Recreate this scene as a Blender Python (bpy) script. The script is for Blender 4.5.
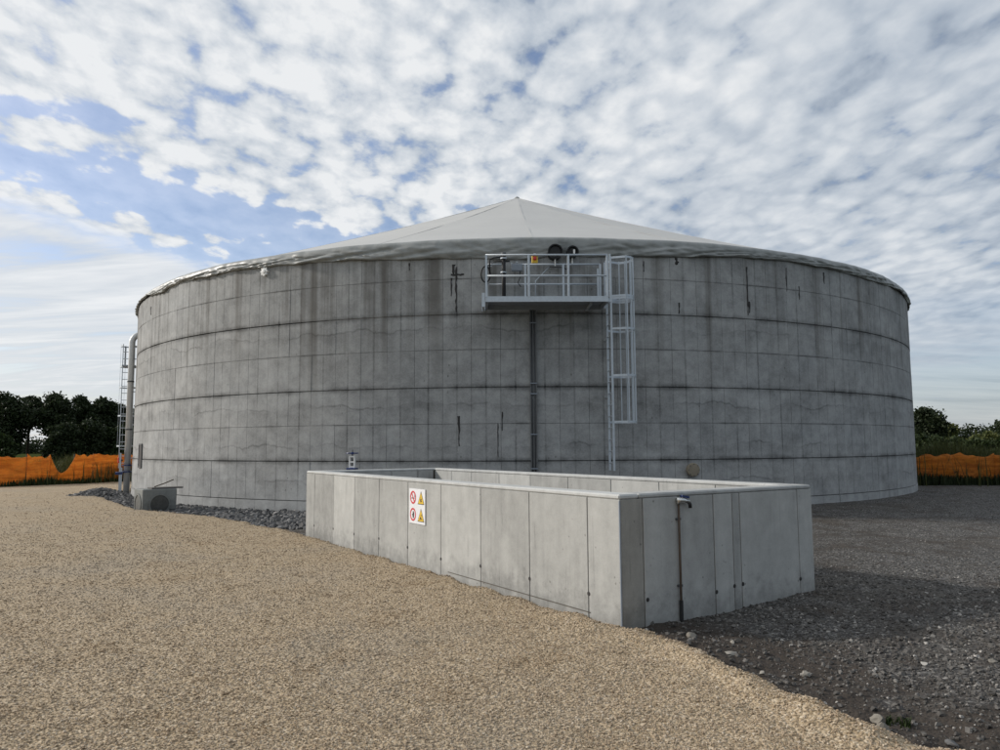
import bpy, math, random
import numpy as np
from mathutils import Vector, Matrix

random.seed(7)
rng = np.random.default_rng(11)
for o in list(bpy.data.objects):
    bpy.data.objects.remove(o, do_unlink=True)
scene = bpy.context.scene
col = scene.collection
R_ = math.radians

# ------------------------------------------------------------------ camera
CAM_H = 1.71
PITCH, ROLL = 0.0937818, -0.0058279
cp, sp = math.cos(PITCH), math.sin(PITCH)
fwd = Vector((0, cp, sp)); up0 = Vector((0, -sp, cp)); rt0 = Vector((1, 0, 0))
rt = rt0 * math.cos(ROLL) + up0 * math.sin(ROLL)
up = up0 * math.cos(ROLL) - rt0 * math.sin(ROLL)
cam_d = bpy.data.cameras.new('camera'); cam = bpy.data.objects.new('camera', cam_d); col.objects.link(cam)
cam.matrix_world = Matrix(((rt.x, up.x, -fwd.x, 0), (rt.y, up.y, -fwd.y, 0), (rt.z, up.z, -fwd.z, CAM_H), (0, 0, 0, 1)))
cam_d.sensor_width = 36; cam_d.lens = 27.0; cam_d.clip_start = 0.1; cam_d.clip_end = 9000
scene.camera = cam

# ------------------------------------------------------------------ light
SUN_EL = R_(25)
SUN_H = Vector((-0.95, 0.23)).normalized()
sun_dir = Vector((SUN_H.x * math.cos(SUN_EL), SUN_H.y * math.cos(SUN_EL), math.sin(SUN_EL)))
sd_ = bpy.data.lights.new('sun', 'SUN'); sd_.energy = 3.3; sd_.angle = R_(5); sd_.color = (1.0, 0.935, 0.855)
sun = bpy.data.objects.new('sun', sd_); col.objects.link(sun)
sun.rotation_euler = sun_dir.to_track_quat('Z', 'Y').to_euler(); sun.location = (-60, 20, 40)

scene.view_settings.view_transform = 'Standard'; scene.view_settings.look = 'None'
scene.view_settings.exposure = 0.0; scene.view_settings.gamma = 1.0
scene.view_settings.use_curve_mapping = False


class NT:
    """tiny node-tree writer"""
    def __init__(s, tree):
        s.t = tree; s.n = tree.nodes; s.l = tree.links
    def put(s, sock, v):
        if isinstance(v, bpy.types.NodeSocket): s.l.new(v, sock)
        elif v is not None:
            if hasattr(sock.default_value, '__len__') and not hasattr(v, '__len__'): v = [v] * len(sock.default_value)
            if hasattr(sock.default_value, '__len__') and len(sock.default_value) == 4 and len(v) == 3: v = (*v, 1)
            sock.default_value = v
    def node(s, typ, ins=None, **props):
        nd = s.n.new(typ)
        for k, v in props.items(): setattr(nd, k, v)
        for k, v in (ins or {}).items(): s.put(nd.inputs[k], v)
        return nd
    def m(s, op, a, b=None, c=None, clamp=False):
        nd = s.n.new('ShaderNodeMath'); nd.operation = op; nd.use_clamp = clamp
        s.put(nd.inputs[0], a)
        if b is not None: s.put(nd.inputs[1], b)
        if c is not None: s.put(nd.inputs[2], c)
        return nd.outputs[0]
    dim = '3D'
    def noise(s, vec, scale, detail=4, rough=0.55, dist=0.0):
        nd = s.node('ShaderNodeTexNoise', noise_dimensions=s.dim, ins={'Vector': vec, 'Scale': scale, 'Detail': detail, 'Roughness': rough, 'Distortion': dist})
        return nd.outputs['Fac']
    def ss(s, v, a, b, lo=0.0, hi=1.0):
        nd = s.n.new('ShaderNodeMapRange'); nd.interpolation_type = 'SMOOTHSTEP'
        s.put(nd.inputs[0], v); s.put(nd.inputs[1], a); s.put(nd.inputs[2], b); s.put(nd.inputs[3], lo); s.put(nd.inputs[4], hi)
        return nd.outputs[0]
    def mix(s, f, a, b, mode='MIX'):
        nd = s.n.new('ShaderNodeMix'); nd.data_type = 'RGBA'; nd.blend_type = mode
        s.put(nd.inputs[0], f); s.put(nd.inputs[6], a); s.put(nd.inputs[7], b)
        return nd.outputs[2]
    def xyz(s, v):
        nd = s.n.new('ShaderNodeSeparateXYZ'); s.put(nd.inputs[0], v); return nd.outputs
    def vec(s, x, y, z):
        nd = s.n.new('ShaderNodeCombineXYZ'); s.put(nd.inputs[0], x); s.put(nd.inputs[1], y); s.put(nd.inputs[2], z); return nd.outputs[0]
    def ramp(s, f, stops):
        nd = s.n.new('ShaderNodeValToRGB'); s.put(nd.inputs[0], f); cr = nd.color_ramp
        while len(cr.elements) < len(stops): cr.elements.new(0.5)
        for e, (p, c) in zip(cr.elements, stops): e.position = p; e.color = (*c, 1)
        return nd.outputs[0]
    def bump(s, h, strength=0.3, dist=0.01):
        return s.node('ShaderNodeBump', {'Height': h, 'Strength': strength, 'Distance': dist}).outputs[0]


# ------------------------------------------------------------------ sky
world = bpy.data.worlds.new('World'); scene.world = world; world.use_nodes = True
world.cycles.sampling_method = 'MANUAL'; world.cycles.sample_map_resolution = 256
w = NT(world.node_tree); w.n.clear(); w.dim = '2D'
sky = w.node('ShaderNodeTexSky', sky_type='NISHITA'); sky.sun_disc = False
sky.sun_elevation = SUN_EL; sky.sun_rotation = math.atan2(SUN_H.x, SUN_H.y) % (2 * math.pi)
sky.air_density = 1.0; sky.dust_density = 1.2; sky.ozone_density = 1.5
dirv = w.node('ShaderNodeTexCoord').outputs['Generated']
dx, dy, dz = w.xyz(dirv)
den = w.m('ADD', w.m('MAXIMUM', dz, 0.0), 0.12)
px, py = w.m('DIVIDE', dx, den), w.m('DIVIDE', dy, den)        # the cloud layer seen as a plane overhead
P = w.vec(px, py, 0.0)
# streets of cloud run along one direction: rotate and squeeze the pattern a little
Ps = w.node('ShaderNodeMapping', {'Vector': P, 'Location': (3.7, 1.9, 0), 'Rotation': (0, 0, R_(-28)), 'Scale': (1.0, 0.72, 1)}).outputs[0]
big = w.noise(Ps, 1.05, 3, 0.5)
puff = w.noise(Ps, 7.6, 4, 0.55, 0.15)
puff2 = w.noise(Ps, 19.0, 4, 0.6, 0.1)
wob = w.node('ShaderNodeTexNoise', {'Vector': Ps, 'Scale': 7.0, 'Detail': 3}, noise_dimensions='2D')
Pw = w.node('ShaderNodeVectorMath', {0: Ps, 1: w.node('ShaderNodeVectorMath', {0: wob.outputs['Color'], 'Scale': 0.12}, operation='SCALE').outputs[0]}, operation='ADD').outputs[0]
cell = w.node('ShaderNodeTexVoronoi', {'Vector': Pw, 'Scale': 12.5, 'Smoothness': 0.7, 'Randomness': 1.0}, feature='SMOOTH_F1', voronoi_dimensions='2D').outputs['Distance']
cell = w.ss(cell, 0.75, 0.15)
def gauss(cx, cy, ang, sx, sy):
    c, s_ = math.cos(ang), math.sin(ang)
    ux = w.m('SUBTRACT', px, cx); uy = w.m('SUBTRACT', py, cy)
    a = w.m('DIVIDE', w.m('ADD', w.m('MULTIPLY', ux, c), w.m('MULTIPLY', uy, s_)), sx)
    b = w.m('DIVIDE', w.m('SUBTRACT', w.m('MULTIPLY', uy, c), w.m('MULTIPLY', ux, s_)), sy)
    return w.m('EXPONENT', w.m('MULTIPLY', w.m('ADD', w.m('MULTIPLY', a, a), w.m('MULTIPLY', b, b)), -1.0))
gap = w.m('MAXIMUM', gauss(-0.90, 2.18, R_(44), 0.52, 0.17), gauss(-0.50, 2.60, R_(8), 0.55, 0.20))
gap2 = gauss(-1.02, 1.60, R_(25), 0.20, 0.055)
soft = w.ss(px, -0.15, 0.7)                                    # towards the right the layer is smoother
cov = w.m('ADD', w.m('ADD', w.m('MULTIPLY', big, 0.20), 0.095), w.m('MULTIPLY', puff, 0.55))
cov = w.m('ADD', cov, w.m('MULTIPLY', puff2, 0.30))
cov = w.m('ADD', cov, w.m('MULTIPLY', cell, w.m('SUBTRACT', 0.24, w.m('MULTIPLY', soft, 0.12))))
cov = w.m('ADD', cov, w.m('MULTIPLY', soft, 0.13))
cov = w.m('SUBTRACT', cov, w.m('MULTIPLY', gap, 0.60))
cov = w.m('SUBTRACT', cov, w.m('MULTIPLY', gap2, 0.40))
mask1 = w.ss(cov, 0.44, w.m('ADD', 0.68, w.m('MULTIPLY', soft, 0.06)))
# streaky bank low on the left
Pl = w.node('ShaderNodeMapping', {'Vector': P, 'Rotation': (0, 0, R_(-62)), 'Scale': (0.40, 1.5, 1)}).outputs[0]
streak = w.noise(Pl, 2.4, 5, 0.62, 0.3)
lowl = w.m('ADD', w.m('MULTIPLY', w.m('ADD', px, 1.38), -0.88), w.m('MULTIPLY', w.m('SUBTRACT', py, 2.01), 0.475))
lowl = w.ss(w.m('ADD', lowl, w.m('MULTIPLY', w.m('SUBTRACT', streak, 0.5), 0.35)), -0.05, 0.16)
mask2 = w.m('MULTIPLY', lowl, w.ss(streak, 0.16, 0.50))
Ph = w.node('ShaderNodeMapping', {'Vector': P, 'Rotation': (0, 0, R_(20)), 'Scale': (0.30, 0.55, 1)}).outputs[0]
far_s = w.noise(Ph, 2.2, 4, 0.6, 0.3)
lowz = w.ss(dz, 0.19, 0.07)
mask1 = w.m('ADD', w.m('MULTIPLY', mask1, w.m('SUBTRACT', 1.0, lowz)), w.m('MULTIPLY', lowz, w.ss(far_s, 0.36, 0.72, 0.15, 0.9)))
mask1 = w.m('MULTIPLY', mask1, w.m('SUBTRACT', 1.0, lowl))
veil = w.m('ADD', 0.24, w.m('MULTIPLY', w.ss(dz, 0.22, 0.0), 0.40))   # thin high haze, denser towards the horizon
mask = w.m('MAXIMUM', w.m('MAXIMUM', w.m('MULTIPLY', mask1, 0.96), w.m('MULTIPLY', mask2, 0.93)), veil)
thick = w.noise(Ps, 2.3, 3, 0.55)
shade = w.m('ADD', w.m('MULTIPLY', w.m('SUBTRACT', puff, 0.5), 1.3), w.m('MULTIPLY', w.m('SUBTRACT', thick, 0.5), 1.2))
shade = w.m('ADD', shade, w.m('MULTIPLY', w.m('SUBTRACT', puff2, 0.5), w.m('SUBTRACT', 0.8, w.m('MULTIPLY', soft, 0.5))))
shade = w.m('ADD', shade, w.m('MULTIPLY', w.m('SUBTRACT', cell, 0.5), 0.46))
calm = w.m('MAXIMUM', lowl, lowz)
shade = w.m('ADD', w.m('MULTIPLY', shade, w.m('SUBTRACT', 1.0, calm)), w.m('MULTIPLY', calm, w.m('MULTIPLY', w.m('SUBTRACT', streak, 0.5), 1.5)))
# forward scattering: clouds nearer the sun's side are whiter
sdot = w.node('ShaderNodeVectorMath', {0: dirv, 1: tuple(sun_dir)}, operation='DOT_PRODUCT').outputs['Value']
shade = w.m('ADD', w.m('ADD', w.m('MULTIPLY', shade, w.m('SUBTRACT', 0.88, w.m('MULTIPLY', soft, 0.30))), 0.45), w.m('MULTIPLY', sdot, 0.46), clamp=True)
ccol = w.ramp(shade, [(0.0, (0.24, 0.30, 0.39)), (0.30, (0.46, 0.52, 0.595)), (0.60, (0.63, 0.675, 0.725)), (1.0, (0.86, 0.875, 0.885))])
skyc = w.mix(1.0, sky.outputs[0], (0.136, 0.134, 0.146), 'MULTIPLY')
SKY_STR = 1.0
bg = w.node('ShaderNodeBackground', {'Color': w.mix(mask, skyc, ccol), 'Strength': SKY_STR})
w.l.new(bg.outputs[0], w.node('ShaderNodeOutputWorld').inputs[0])

# ------------------------------------------------------------------ helpers
def vnoise(x, y, seed=0):
    x = np.asarray(x, float); y = np.asarray(y, float)
    xi = np.floor(x).astype(np.int64); yi = np.floor(y).astype(np.int64); xf = x - xi; yf = y - yi
    def h(a, b):
        n = (a * 374761393 + b * 668265263 + seed * 1442695041) & 0xffffffff
        n = ((n ^ (n >> 13)) * 1274126177) & 0xffffffff
        return ((n ^ (n >> 16)) & 0xffff) / 65535.0
    u = xf * xf * (3 - 2 * xf); v = yf * yf * (3 - 2 * yf)
    return (h(xi, yi) * (1 - u) + h(xi + 1, yi) * u) * (1 - v) + (h(xi, yi + 1) * (1 - u) + h(xi + 1, yi + 1) * u) * v - 0.5
def fbm(x, y, seed=0, oct=3):
    s = 0; a = 1.0
    for i in range(oct): s = s + a * vnoise(x * 2 ** i, y * 2 ** i, seed + i * 17); a *= 0.5
    return s
def sstep(a, b, x):
    t = np.clip((x - a) / (b - a), 0, 1); return t * t * (3 - 2 * t)

class MB:
    def __init__(s): s.v = []; s.f = []; s.smooth = False
    def add(s, verts, faces):
        o = len(s.v); s.v.extend([tuple(map(float, p)) for p in verts]); s.f.extend([tuple(i + o for i in f) for f in faces]); return s
    def box(s, c, size, ax=None, bev=0.0):
        c = Vector(c); hx, hy, hz = [k / 2 for k in size]
        ax = ax or (Vector((1, 0, 0)), Vector((0, 1, 0)), Vector((0, 0, 1)))
        if bev <= 0:
            pts = [c + ax[0] * (a * hx) + ax[1] * (b * hy) + ax[2] * (d * hz) for a in (-1, 1) for b in (-1, 1) for d in (-1, 1)]
            return s.add(pts, [(0, 1, 3, 2), (4, 6, 7, 5), (0, 4, 5, 1), (2, 3, 7, 6), (0, 2, 6, 4), (1, 5, 7, 3)])
        # chamfered on all edges: 24 verts
        pts = []; idx = {}
        for a in (-1, 1):
            for b in (-1, 1):
                for d in (-1, 1):
                    for k in range(3):
                        q = [a * (hx - bev), b * (hy - bev), d * (hz - bev)]
                        q[k] = (a * hx, b * hy, d * hz)[k]
                        idx[(a, b, d, k)] = len(pts); pts.append(c + ax[0] * q[0] + ax[1] * q[1] + ax[2] * q[2])
        F = []
        for k in range(3):
            i, j = (k + 1) % 3, (k + 2) % 3
            for sg in (-1, 1):
                ring = []
                for (p, q) in ((-1, -1), (1, -1), (1, 1), (-1, 1)):
                    key = [0, 0, 0]; key[k] = sg; key[i] = p; key[j] = q; ring.append(idx[(*key, k)])
                F.append(tuple(ring if sg > 0 else ring[::-1]))
        for k in range(3):                                           # edges parallel to axis k
            i, j = (k + 1) % 3, (k + 2) % 3
            for p in (-1, 1):
                for q in (-1, 1):
                    def key(t, m_):
                        kk = [0, 0, 0]; kk[k] = t; kk[i] = p; kk[j] = q; return idx[(*kk, m_)]
                    r = [key(-1, i), key(1, i), key(1, j), key(-1, j)]
                    F.append(tuple(r if p * q < 0 else r[::-1]))
        for a in (-1, 1):
            for b in (-1, 1):
                for d in (-1, 1):
                    r = [idx[(a, b, d, k)] for k in range(3)]
                    F.append(tuple(r if a * b * d > 0 else r[::-1]))
        return s.add(pts, F)
    def bar(s, p0, p1, w_, h_, upv=(0, 0, 1)):
        p0 = Vector(p0); p1 = Vector(p1); d = (p1 - p0); L = d.length; d.normalize()
        u = Vector(upv)
        if abs(u.dot(d)) > 0.98: u = Vector((0, 1, 0))
        x = d.cross(u).normalized(); u = x.cross(d)
        return s.box((p0 + p1) / 2, (L, w_, h_), (d, x, u))
    def tube(s, path, r, n=8, closed=False):
        path = [Vector(p) for p in path]; m_ = len(path)
        rs = r if hasattr(r, '__len__') else [r] * m_
        o = len(s.v); prev = None
        for i, p in enumerate(path):
            if closed: t = path[(i + 1) % m_] - path[i - 1]
            else: t = path[min(i + 1, m_ - 1)] - path[max(i - 1, 0)]
            t.normalize()
            if prev is None:
                a = Vector((0, 0, 1)) if abs(t.z) < 0.9 else Vector((1, 0, 0)); x = t.cross(a).normalized()
            else:
                x = (prev - t * prev.dot(t)).normalized()
            prev = x; y = t.cross(x)
            for k in range(n):
                an = 2 * math.pi * k / n; s.v.append(tuple(p + (x * math.cos(an) + y * math.sin(an)) * rs[i]))
        for i in range(m_ if closed else m_ - 1):
            for k in range(n):
                a = o + i * n + k; b = o + i * n + (k + 1) % n; j = (i + 1) % m_
                s.f.append((a, b, o + j * n + (k + 1) % n, o + j * n + k))
        if not closed:
            s.f.append(tuple(o + k for k in range(n))[::-1]); s.f.append(tuple(o + (m_ - 1) * n + k for k in range(n)))
        return s
    def lathe(s, prof, origin, axis, n=20):
        """prof: (radius, height along axis)"""
        o = Vector(origin); ax = Vector(axis).normalized(); a = Vector((0, 0, 1)) if abs(ax.z) < 0.9 else Vector((1, 0, 0))
        x = ax.cross(a).normalized(); y = ax.cross(x); b = len(s.v)
        for (r, h) in prof:
            for k in range(n):
                an = 2 * math.pi * k / n; s.v.append(tuple(o + ax * h + (x * math.cos(an) + y * math.sin(an)) * max(r, 1e-4)))
        for i in range(len(prof) - 1):
            for k in range(n):
                s.f.append((b + i * n + k, b + (i + 1) * n + k, b + (i + 1) * n + (k + 1) % n, b + i * n + (k + 1) % n))
        s.f.append(tuple(b + k for k in range(n))); s.f.append(tuple(b + (len(prof) - 1) * n + k for k in range(n))[::-1])
        return s
    def prism(s, poly, o, ex, ey, depth):
        o = Vector(o); ex = Vector(ex); ey = Vector(ey); n = ex.cross(ey).normalized(); k = len(poly)
        a = [o + ex * p[0] + ey * p[1] for p in poly]; b = [q + n * depth for q in a]
        F = [tuple(range(k))[::-1], tuple(range(k, 2 * k))] + [(i, (i + 1) % k, k + (i + 1) % k, k + i) for i in range(k)]
        return s.add(a + b, F)
    def ring(s, r0, r1, o, ex, ey, depth, n=28):
        o = Vector(o); ex = Vector(ex); ey = Vector(ey); nn = ex.cross(ey).normalized(); b = len(s.v)
        for dz_ in (0, depth):
            for r in (r0, r1):
                for k in range(n):
                    an = 2 * math.pi * k / n; s.v.append(tuple(o + ex * (r * math.cos(an)) + ey * (r * math.sin(an)) + nn * dz_))
        for k in range(n):
            k2 = (k + 1) % n; I = lambda l, q: b + l * n + q
            s.f += [(I(2, k), I(3, k), I(3, k2), I(2, k2)), (I(1, k), I(1, k2), I(3, k2), I(3, k)), (I(0, k2), I(0, k), I(2, k), I(2, k2)), (I(0, k), I(0, k2), I(1, k2), I(1, k))]
        return s
    def mesh(s, name):
        me = bpy.data.meshes.new(name); me.from_pydata(s.v, [], s.f); me.update()
        if s.smooth: me.polygons.foreach_set('use_smooth', [True] * len(me.polygons))
        return me
    def build(s, name, mat, parent=None, smooth=False):
        s.smooth = smooth
        return link(name, s.mesh(name), mat, parent)

def link(name, me, mat, parent=None):
    o = bpy.data.objects.new(name, me); col.objects.link(o)
    if mat is not None and not me.materials: me.materials.append(mat)
    o.parent = parent
    return o
def tag(o, label=None, cat=None, group=None, kind=None):
    for k, v in (('label', label), ('category', cat), ('group', group), ('kind', kind)):
        if v: o[k] = v
    return o
def thing(name, label, cat, loc=(0, 0, 0), rz=0.0, group=None):
    o = bpy.data.objects.new(name, None); col.objects.link(o); o.location = loc; o.rotation_euler = (0, 0, rz); o.empty_display_size = 0.3
    return tag(o, label, cat, group)
def smooth_by_angle(o, ang=40):
    me = o.data
    me.polygons.foreach_set('use_smooth', [True] * len(me.polygons))
    try: me.set_sharp_from_angle(angle=R_(ang))
    except Exception: pass
    return o
def grid_mesh(name, X, Y, Z, keep=None, wrap=False):
    n, m_ = X.shape; idx = np.arange(n * m_).reshape(n, m_)
    if wrap:
        a = idx[:-1, :]; b = idx[1:, :]; a2 = np.roll(idx, -1, 1)[:-1, :]; b2 = np.roll(idx, -1, 1)[1:, :]
    else:
        a = idx[:-1, :-1]; b = idx[1:, :-1]; a2 = idx[:-1, 1:]; b2 = idx[1:, 1:]
    F = np.stack([a, a2, b2, b], -1).reshape(-1, 4)
    V = np.stack([X, Y, Z], -1).reshape(-1, 3)
    if keep is not None:
        k = keep.reshape(-1); F = F[k[F].all(1)]
        used = np.unique(F); mp = -np.ones(len(V), int); mp[used] = np.arange(len(used)); V = V[used]; F = mp[F]
    me = bpy.data.meshes.new(name)
    me.vertices.add(len(V)); me.vertices.foreach_set('co', V.ravel())
    me.loops.add(F.size); me.loops.foreach_set('vertex_index', F.ravel().astype(np.int32))
    me.polygons.add(len(F)); me.polygons.foreach_set('loop_start', np.arange(0, F.size, 4, dtype=np.int32)); me.polygons.foreach_set('loop_total', np.full(len(F), 4, np.int32))
    me.polygons.foreach_set('use_smooth', np.ones(len(F), bool))
    me.update(); me.validate()
    return me

# ------------------------------------------------------------------ materials
def mat(name):
    m_ = bpy.data.materials.new(name); m_.use_nodes = True; nt = NT(m_.node_tree); nt.n.clear()
    out = nt.node('ShaderNodeOutputMaterial'); bs = nt.node('ShaderNodeBsdfPrincipled'); nt.l.new(bs.outputs[0], out.inputs[0])
    nt.bs = bs; nt.out = out; nt.mat = m_
    return nt
def setp(nt, **k):
    nm = dict(color='Base Color', rough='Roughness', metal='Metallic', normal='Normal', spec='Specular IOR Level')
    for a, v in k.items(): nt.put(nt.bs.inputs[nm[a]], v)
    return nt.mat
def plain(name, colr, rough=0.6, metal=0.0, var=0.15, scale=8.0):
    nt = mat(name); pos = nt.node('ShaderNodeNewGeometry').outputs['Position']
    f = nt.noise(pos, scale, 5, 0.6)
    c = nt.mix(f, tuple(k * (1 - var) for k in colr), tuple(min(1, k * (1 + var)) for k in colr))
    r = nt.m('ADD', rough - 0.08, nt.m('MULTIPLY', nt.noise(pos, scale * 2.3, 3), 0.16))
    return setp(nt, color=c, rough=r, metal=metal)

TC = Vector((0.9137, 36.9023)); TR = 17.0
ROWS = [0.21, 1.30, 2.29, 3.26, 4.28, 5.24, 6.22, 7.12]

def tank_concrete(name, dark=1.0):
    nt = mat(name); pos = nt.node('ShaderNodeNewGeometry').outputs['Position']
    x, y, z = nt.xyz(pos)
    ang = nt.m('MULTIPLY', nt.m('ARCTAN2', nt.m('SUBTRACT', x, TC.x), nt.m('SUBTRACT', TC.y, y)), TR)   # metres along the wall
    A = lambda sx, sz, off=0.0: nt.vec(nt.m('MULTIPLY', ang, sx), nt.m('MULTIPLY', z, sz), off)
    blotch = nt.noise(A(0.35, 0.5), 1.0, 6, 0.62, 0.3)
    mottle = nt.noise(A(2.2, 2.0), 1.0, 6, 0.72)
    fine = nt.noise(pos, 26.0, 5, 0.7)
    rnd = nt.node('ShaderNodeObjectInfo').outputs['Random']
    v = nt.m('ADD', 0.50, nt.m('MULTIPLY', blotch, 0.80))
    v = nt.m('ADD', v, nt.m('MULTIPLY', nt.m('SUBTRACT', mottle, 0.5), 1.15))
    v = nt.m('ADD', v, nt.m('MULTIPLY', nt.m('SUBTRACT', fine, 0.5), 0.55))
    v = nt.m('ADD', v, nt.m('MULTIPLY', nt.m('SUBTRACT', rnd, 0.5), 0.09))
    # run-off streaks below the rim, fading downwards
    st = nt.noise(A(1.35, 0.03, 3.0), 1.0, 3, 0.55)
    st2 = nt.noise(A(2.6, 0.05, 9.0), 1.0, 4, 0.6)
    edge = nt.noise(A(1.2, 0.9, 5.0), 1.0, 5, 0.6)
    reach = nt.ss(nt.m('ADD', z, nt.m('MULTIPLY', nt.noise(A(0.6, 0.12, 15.0), 1.0, 4), 4.0)), 4.6, 8.0)
    s1 = nt.m('MULTIPLY', nt.ss(nt.m('ADD', st, nt.m('MULTIPLY', nt.m('SUBTRACT', edge, 0.5), 0.12)), 0.53, 0.68), reach)
    s2 = nt.m('MULTIPLY', nt.ss(nt.m('ADD', st2, nt.m('MULTIPLY', nt.m('SUBTRACT', edge, 0.5), 0.2)), 0.52, 0.70), nt.m('MULTIPLY', reach, 0.75))
    # older faint streaks over the whole height
    st3 = nt.noise(A(1.6, 0.10, 21.0), 1.0, 5, 0.6)
    s3 = nt.m('MULTIPLY', nt.ss(st3, 0.52, 0.74), 0.35)
    # pour lines: wavy dark tide marks a little below each lift
    tide = None
    for zz, sd in ((4.86, 1.3), (2.80, 6.1), (1.70, 17.0), (0.75, 29.0)):
        off = nt.m('MULTIPLY', nt.m('SUBTRACT', nt.noise(A(0.55, 0.0, sd), 1.0, 4, 0.62), 0.5), 0.95)
        d = nt.m('ABSOLUTE', nt.m('SUBTRACT', nt.m('SUBTRACT', z, zz), off))
        t = nt.m('MULTIPLY', nt.ss(d, 0.045, 0.0), nt.ss(nt.noise(A(0.5, 0.3, sd + 2), 1.0, 3), 0.44, 0.62))
        t = nt.m('ADD', t, nt.m('MULTIPLY', nt.ss(nt.m('SUBTRACT', nt.m('SUBTRACT', z, zz), off), -0.30, 0.0), nt.m('MULTIPLY', nt.ss(nt.m('SUBTRACT', nt.m('SUBTRACT', z, zz), off), 0.02, 0.0), 0.30)))
        tide = t if tide is None else nt.m('MAXIMUM', tide, t)
    # soot-like dirt that collects along the construction joints
    jd = None
    for zz in (1.30, 3.26, 5.24):
        e = nt.m('SUBTRACT', z, zz)
        g = nt.m('MULTIPLY', nt.ss(nt.m('ABSOLUTE', e), 0.15, 0.0), nt.ss(nt.noise(A(0.9, 1.5, zz), 1.0, 5, 0.6), 0.30, 0.64))
        jd = g if jd is None else nt.m('MAXIMUM', jd, g)
    v = nt.m('SUBTRACT', v, nt.m('MULTIPLY', tide, 0.24))
    v = nt.m('SUBTRACT', v, nt.m('MULTIPLY', jd, 0.46))
    v = nt.m('SUBTRACT', v, nt.m('MULTIPLY', s3, 0.30))
    # grime left along the edges of the shutter panels
    fr = nt.m('ABSOLUTE', nt.m('SUBTRACT', nt.m('FRACT', nt.m('ADD', nt.m('DIVIDE', nt.m('SUBTRACT', ang, R_(-0.24) * TR), TR * 2 * math.pi / 136), 0.05 + 100.0)), 0.5))
    vl = nt.m('MULTIPLY', nt.ss(nt.m('ADD', fr, nt.m('MULTIPLY', nt.m('SUBTRACT', fine, 0.5), 0.02)), 0.050, 0.008), nt.ss(nt.noise(A(0.8, 0.7, 80.0), 1.0, 5, 0.65), 0.30, 0.66))
    for zz in ROWS[2:7:2]:
        hl_ = nt.m('MULTIPLY', nt.ss(nt.m('ABSOLUTE', nt.m('SUBTRACT', z, zz)), 0.05, 0.008), nt.ss(nt.noise(A(0.7, 0.9, 90.0 + zz), 1.0, 5, 0.65), 0.42, 0.7))
        vl = nt.m('MAXIMUM', vl, hl_)
    v = nt.m('SUBTRACT', v, nt.m('MULTIPLY', vl, 0.34))
    base = nt.mix(nt.noise(A(0.5, 0.7, 40.0), 1.0, 3), (0.325, 0.338, 0.343), (0.375, 0.374, 0.362))
    c = nt.mix(1.0, base, nt.vec(v, v, v), 'MULTIPLY')
    c = nt.mix(nt.m('MULTIPLY', s1, 0.72), c, (0.098, 0.090, 0.077))
    c = nt.mix(nt.m('MULTIPLY', s2, 0.66), c, (0.090, 0.082, 0.069))
    # bug holes and dark specks
    vor = nt.node('ShaderNodeTexVoronoi', {'Vector': A(5.0, 3.2, 2.0), 'Scale': 1.0, 'Randomness': 1.0}).outputs['Distance']
    speck = nt.m('MULTIPLY', nt.ss(vor, 0.13, 0.06), nt.ss(nt.noise(A(0.7, 0.7, 60.0), 1.0, 3), 0.5, 0.64))
    c = nt.mix(nt.m('MULTIPLY', speck, 0.65), c, (0.07, 0.066, 0.06))
    if dark != 1.0: c = nt.mix(1.0, c, (dark, dark, dark), 'MULTIPLY')
    h = nt.m('ADD', nt.m('MULTIPLY', mottle, 0.6), nt.m('MULTIPLY', fine, 0.4))
    return setp(nt, color=c, rough=0.86, normal=nt.bump(h, 0.35, 0.012), spec=0.3)

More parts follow.
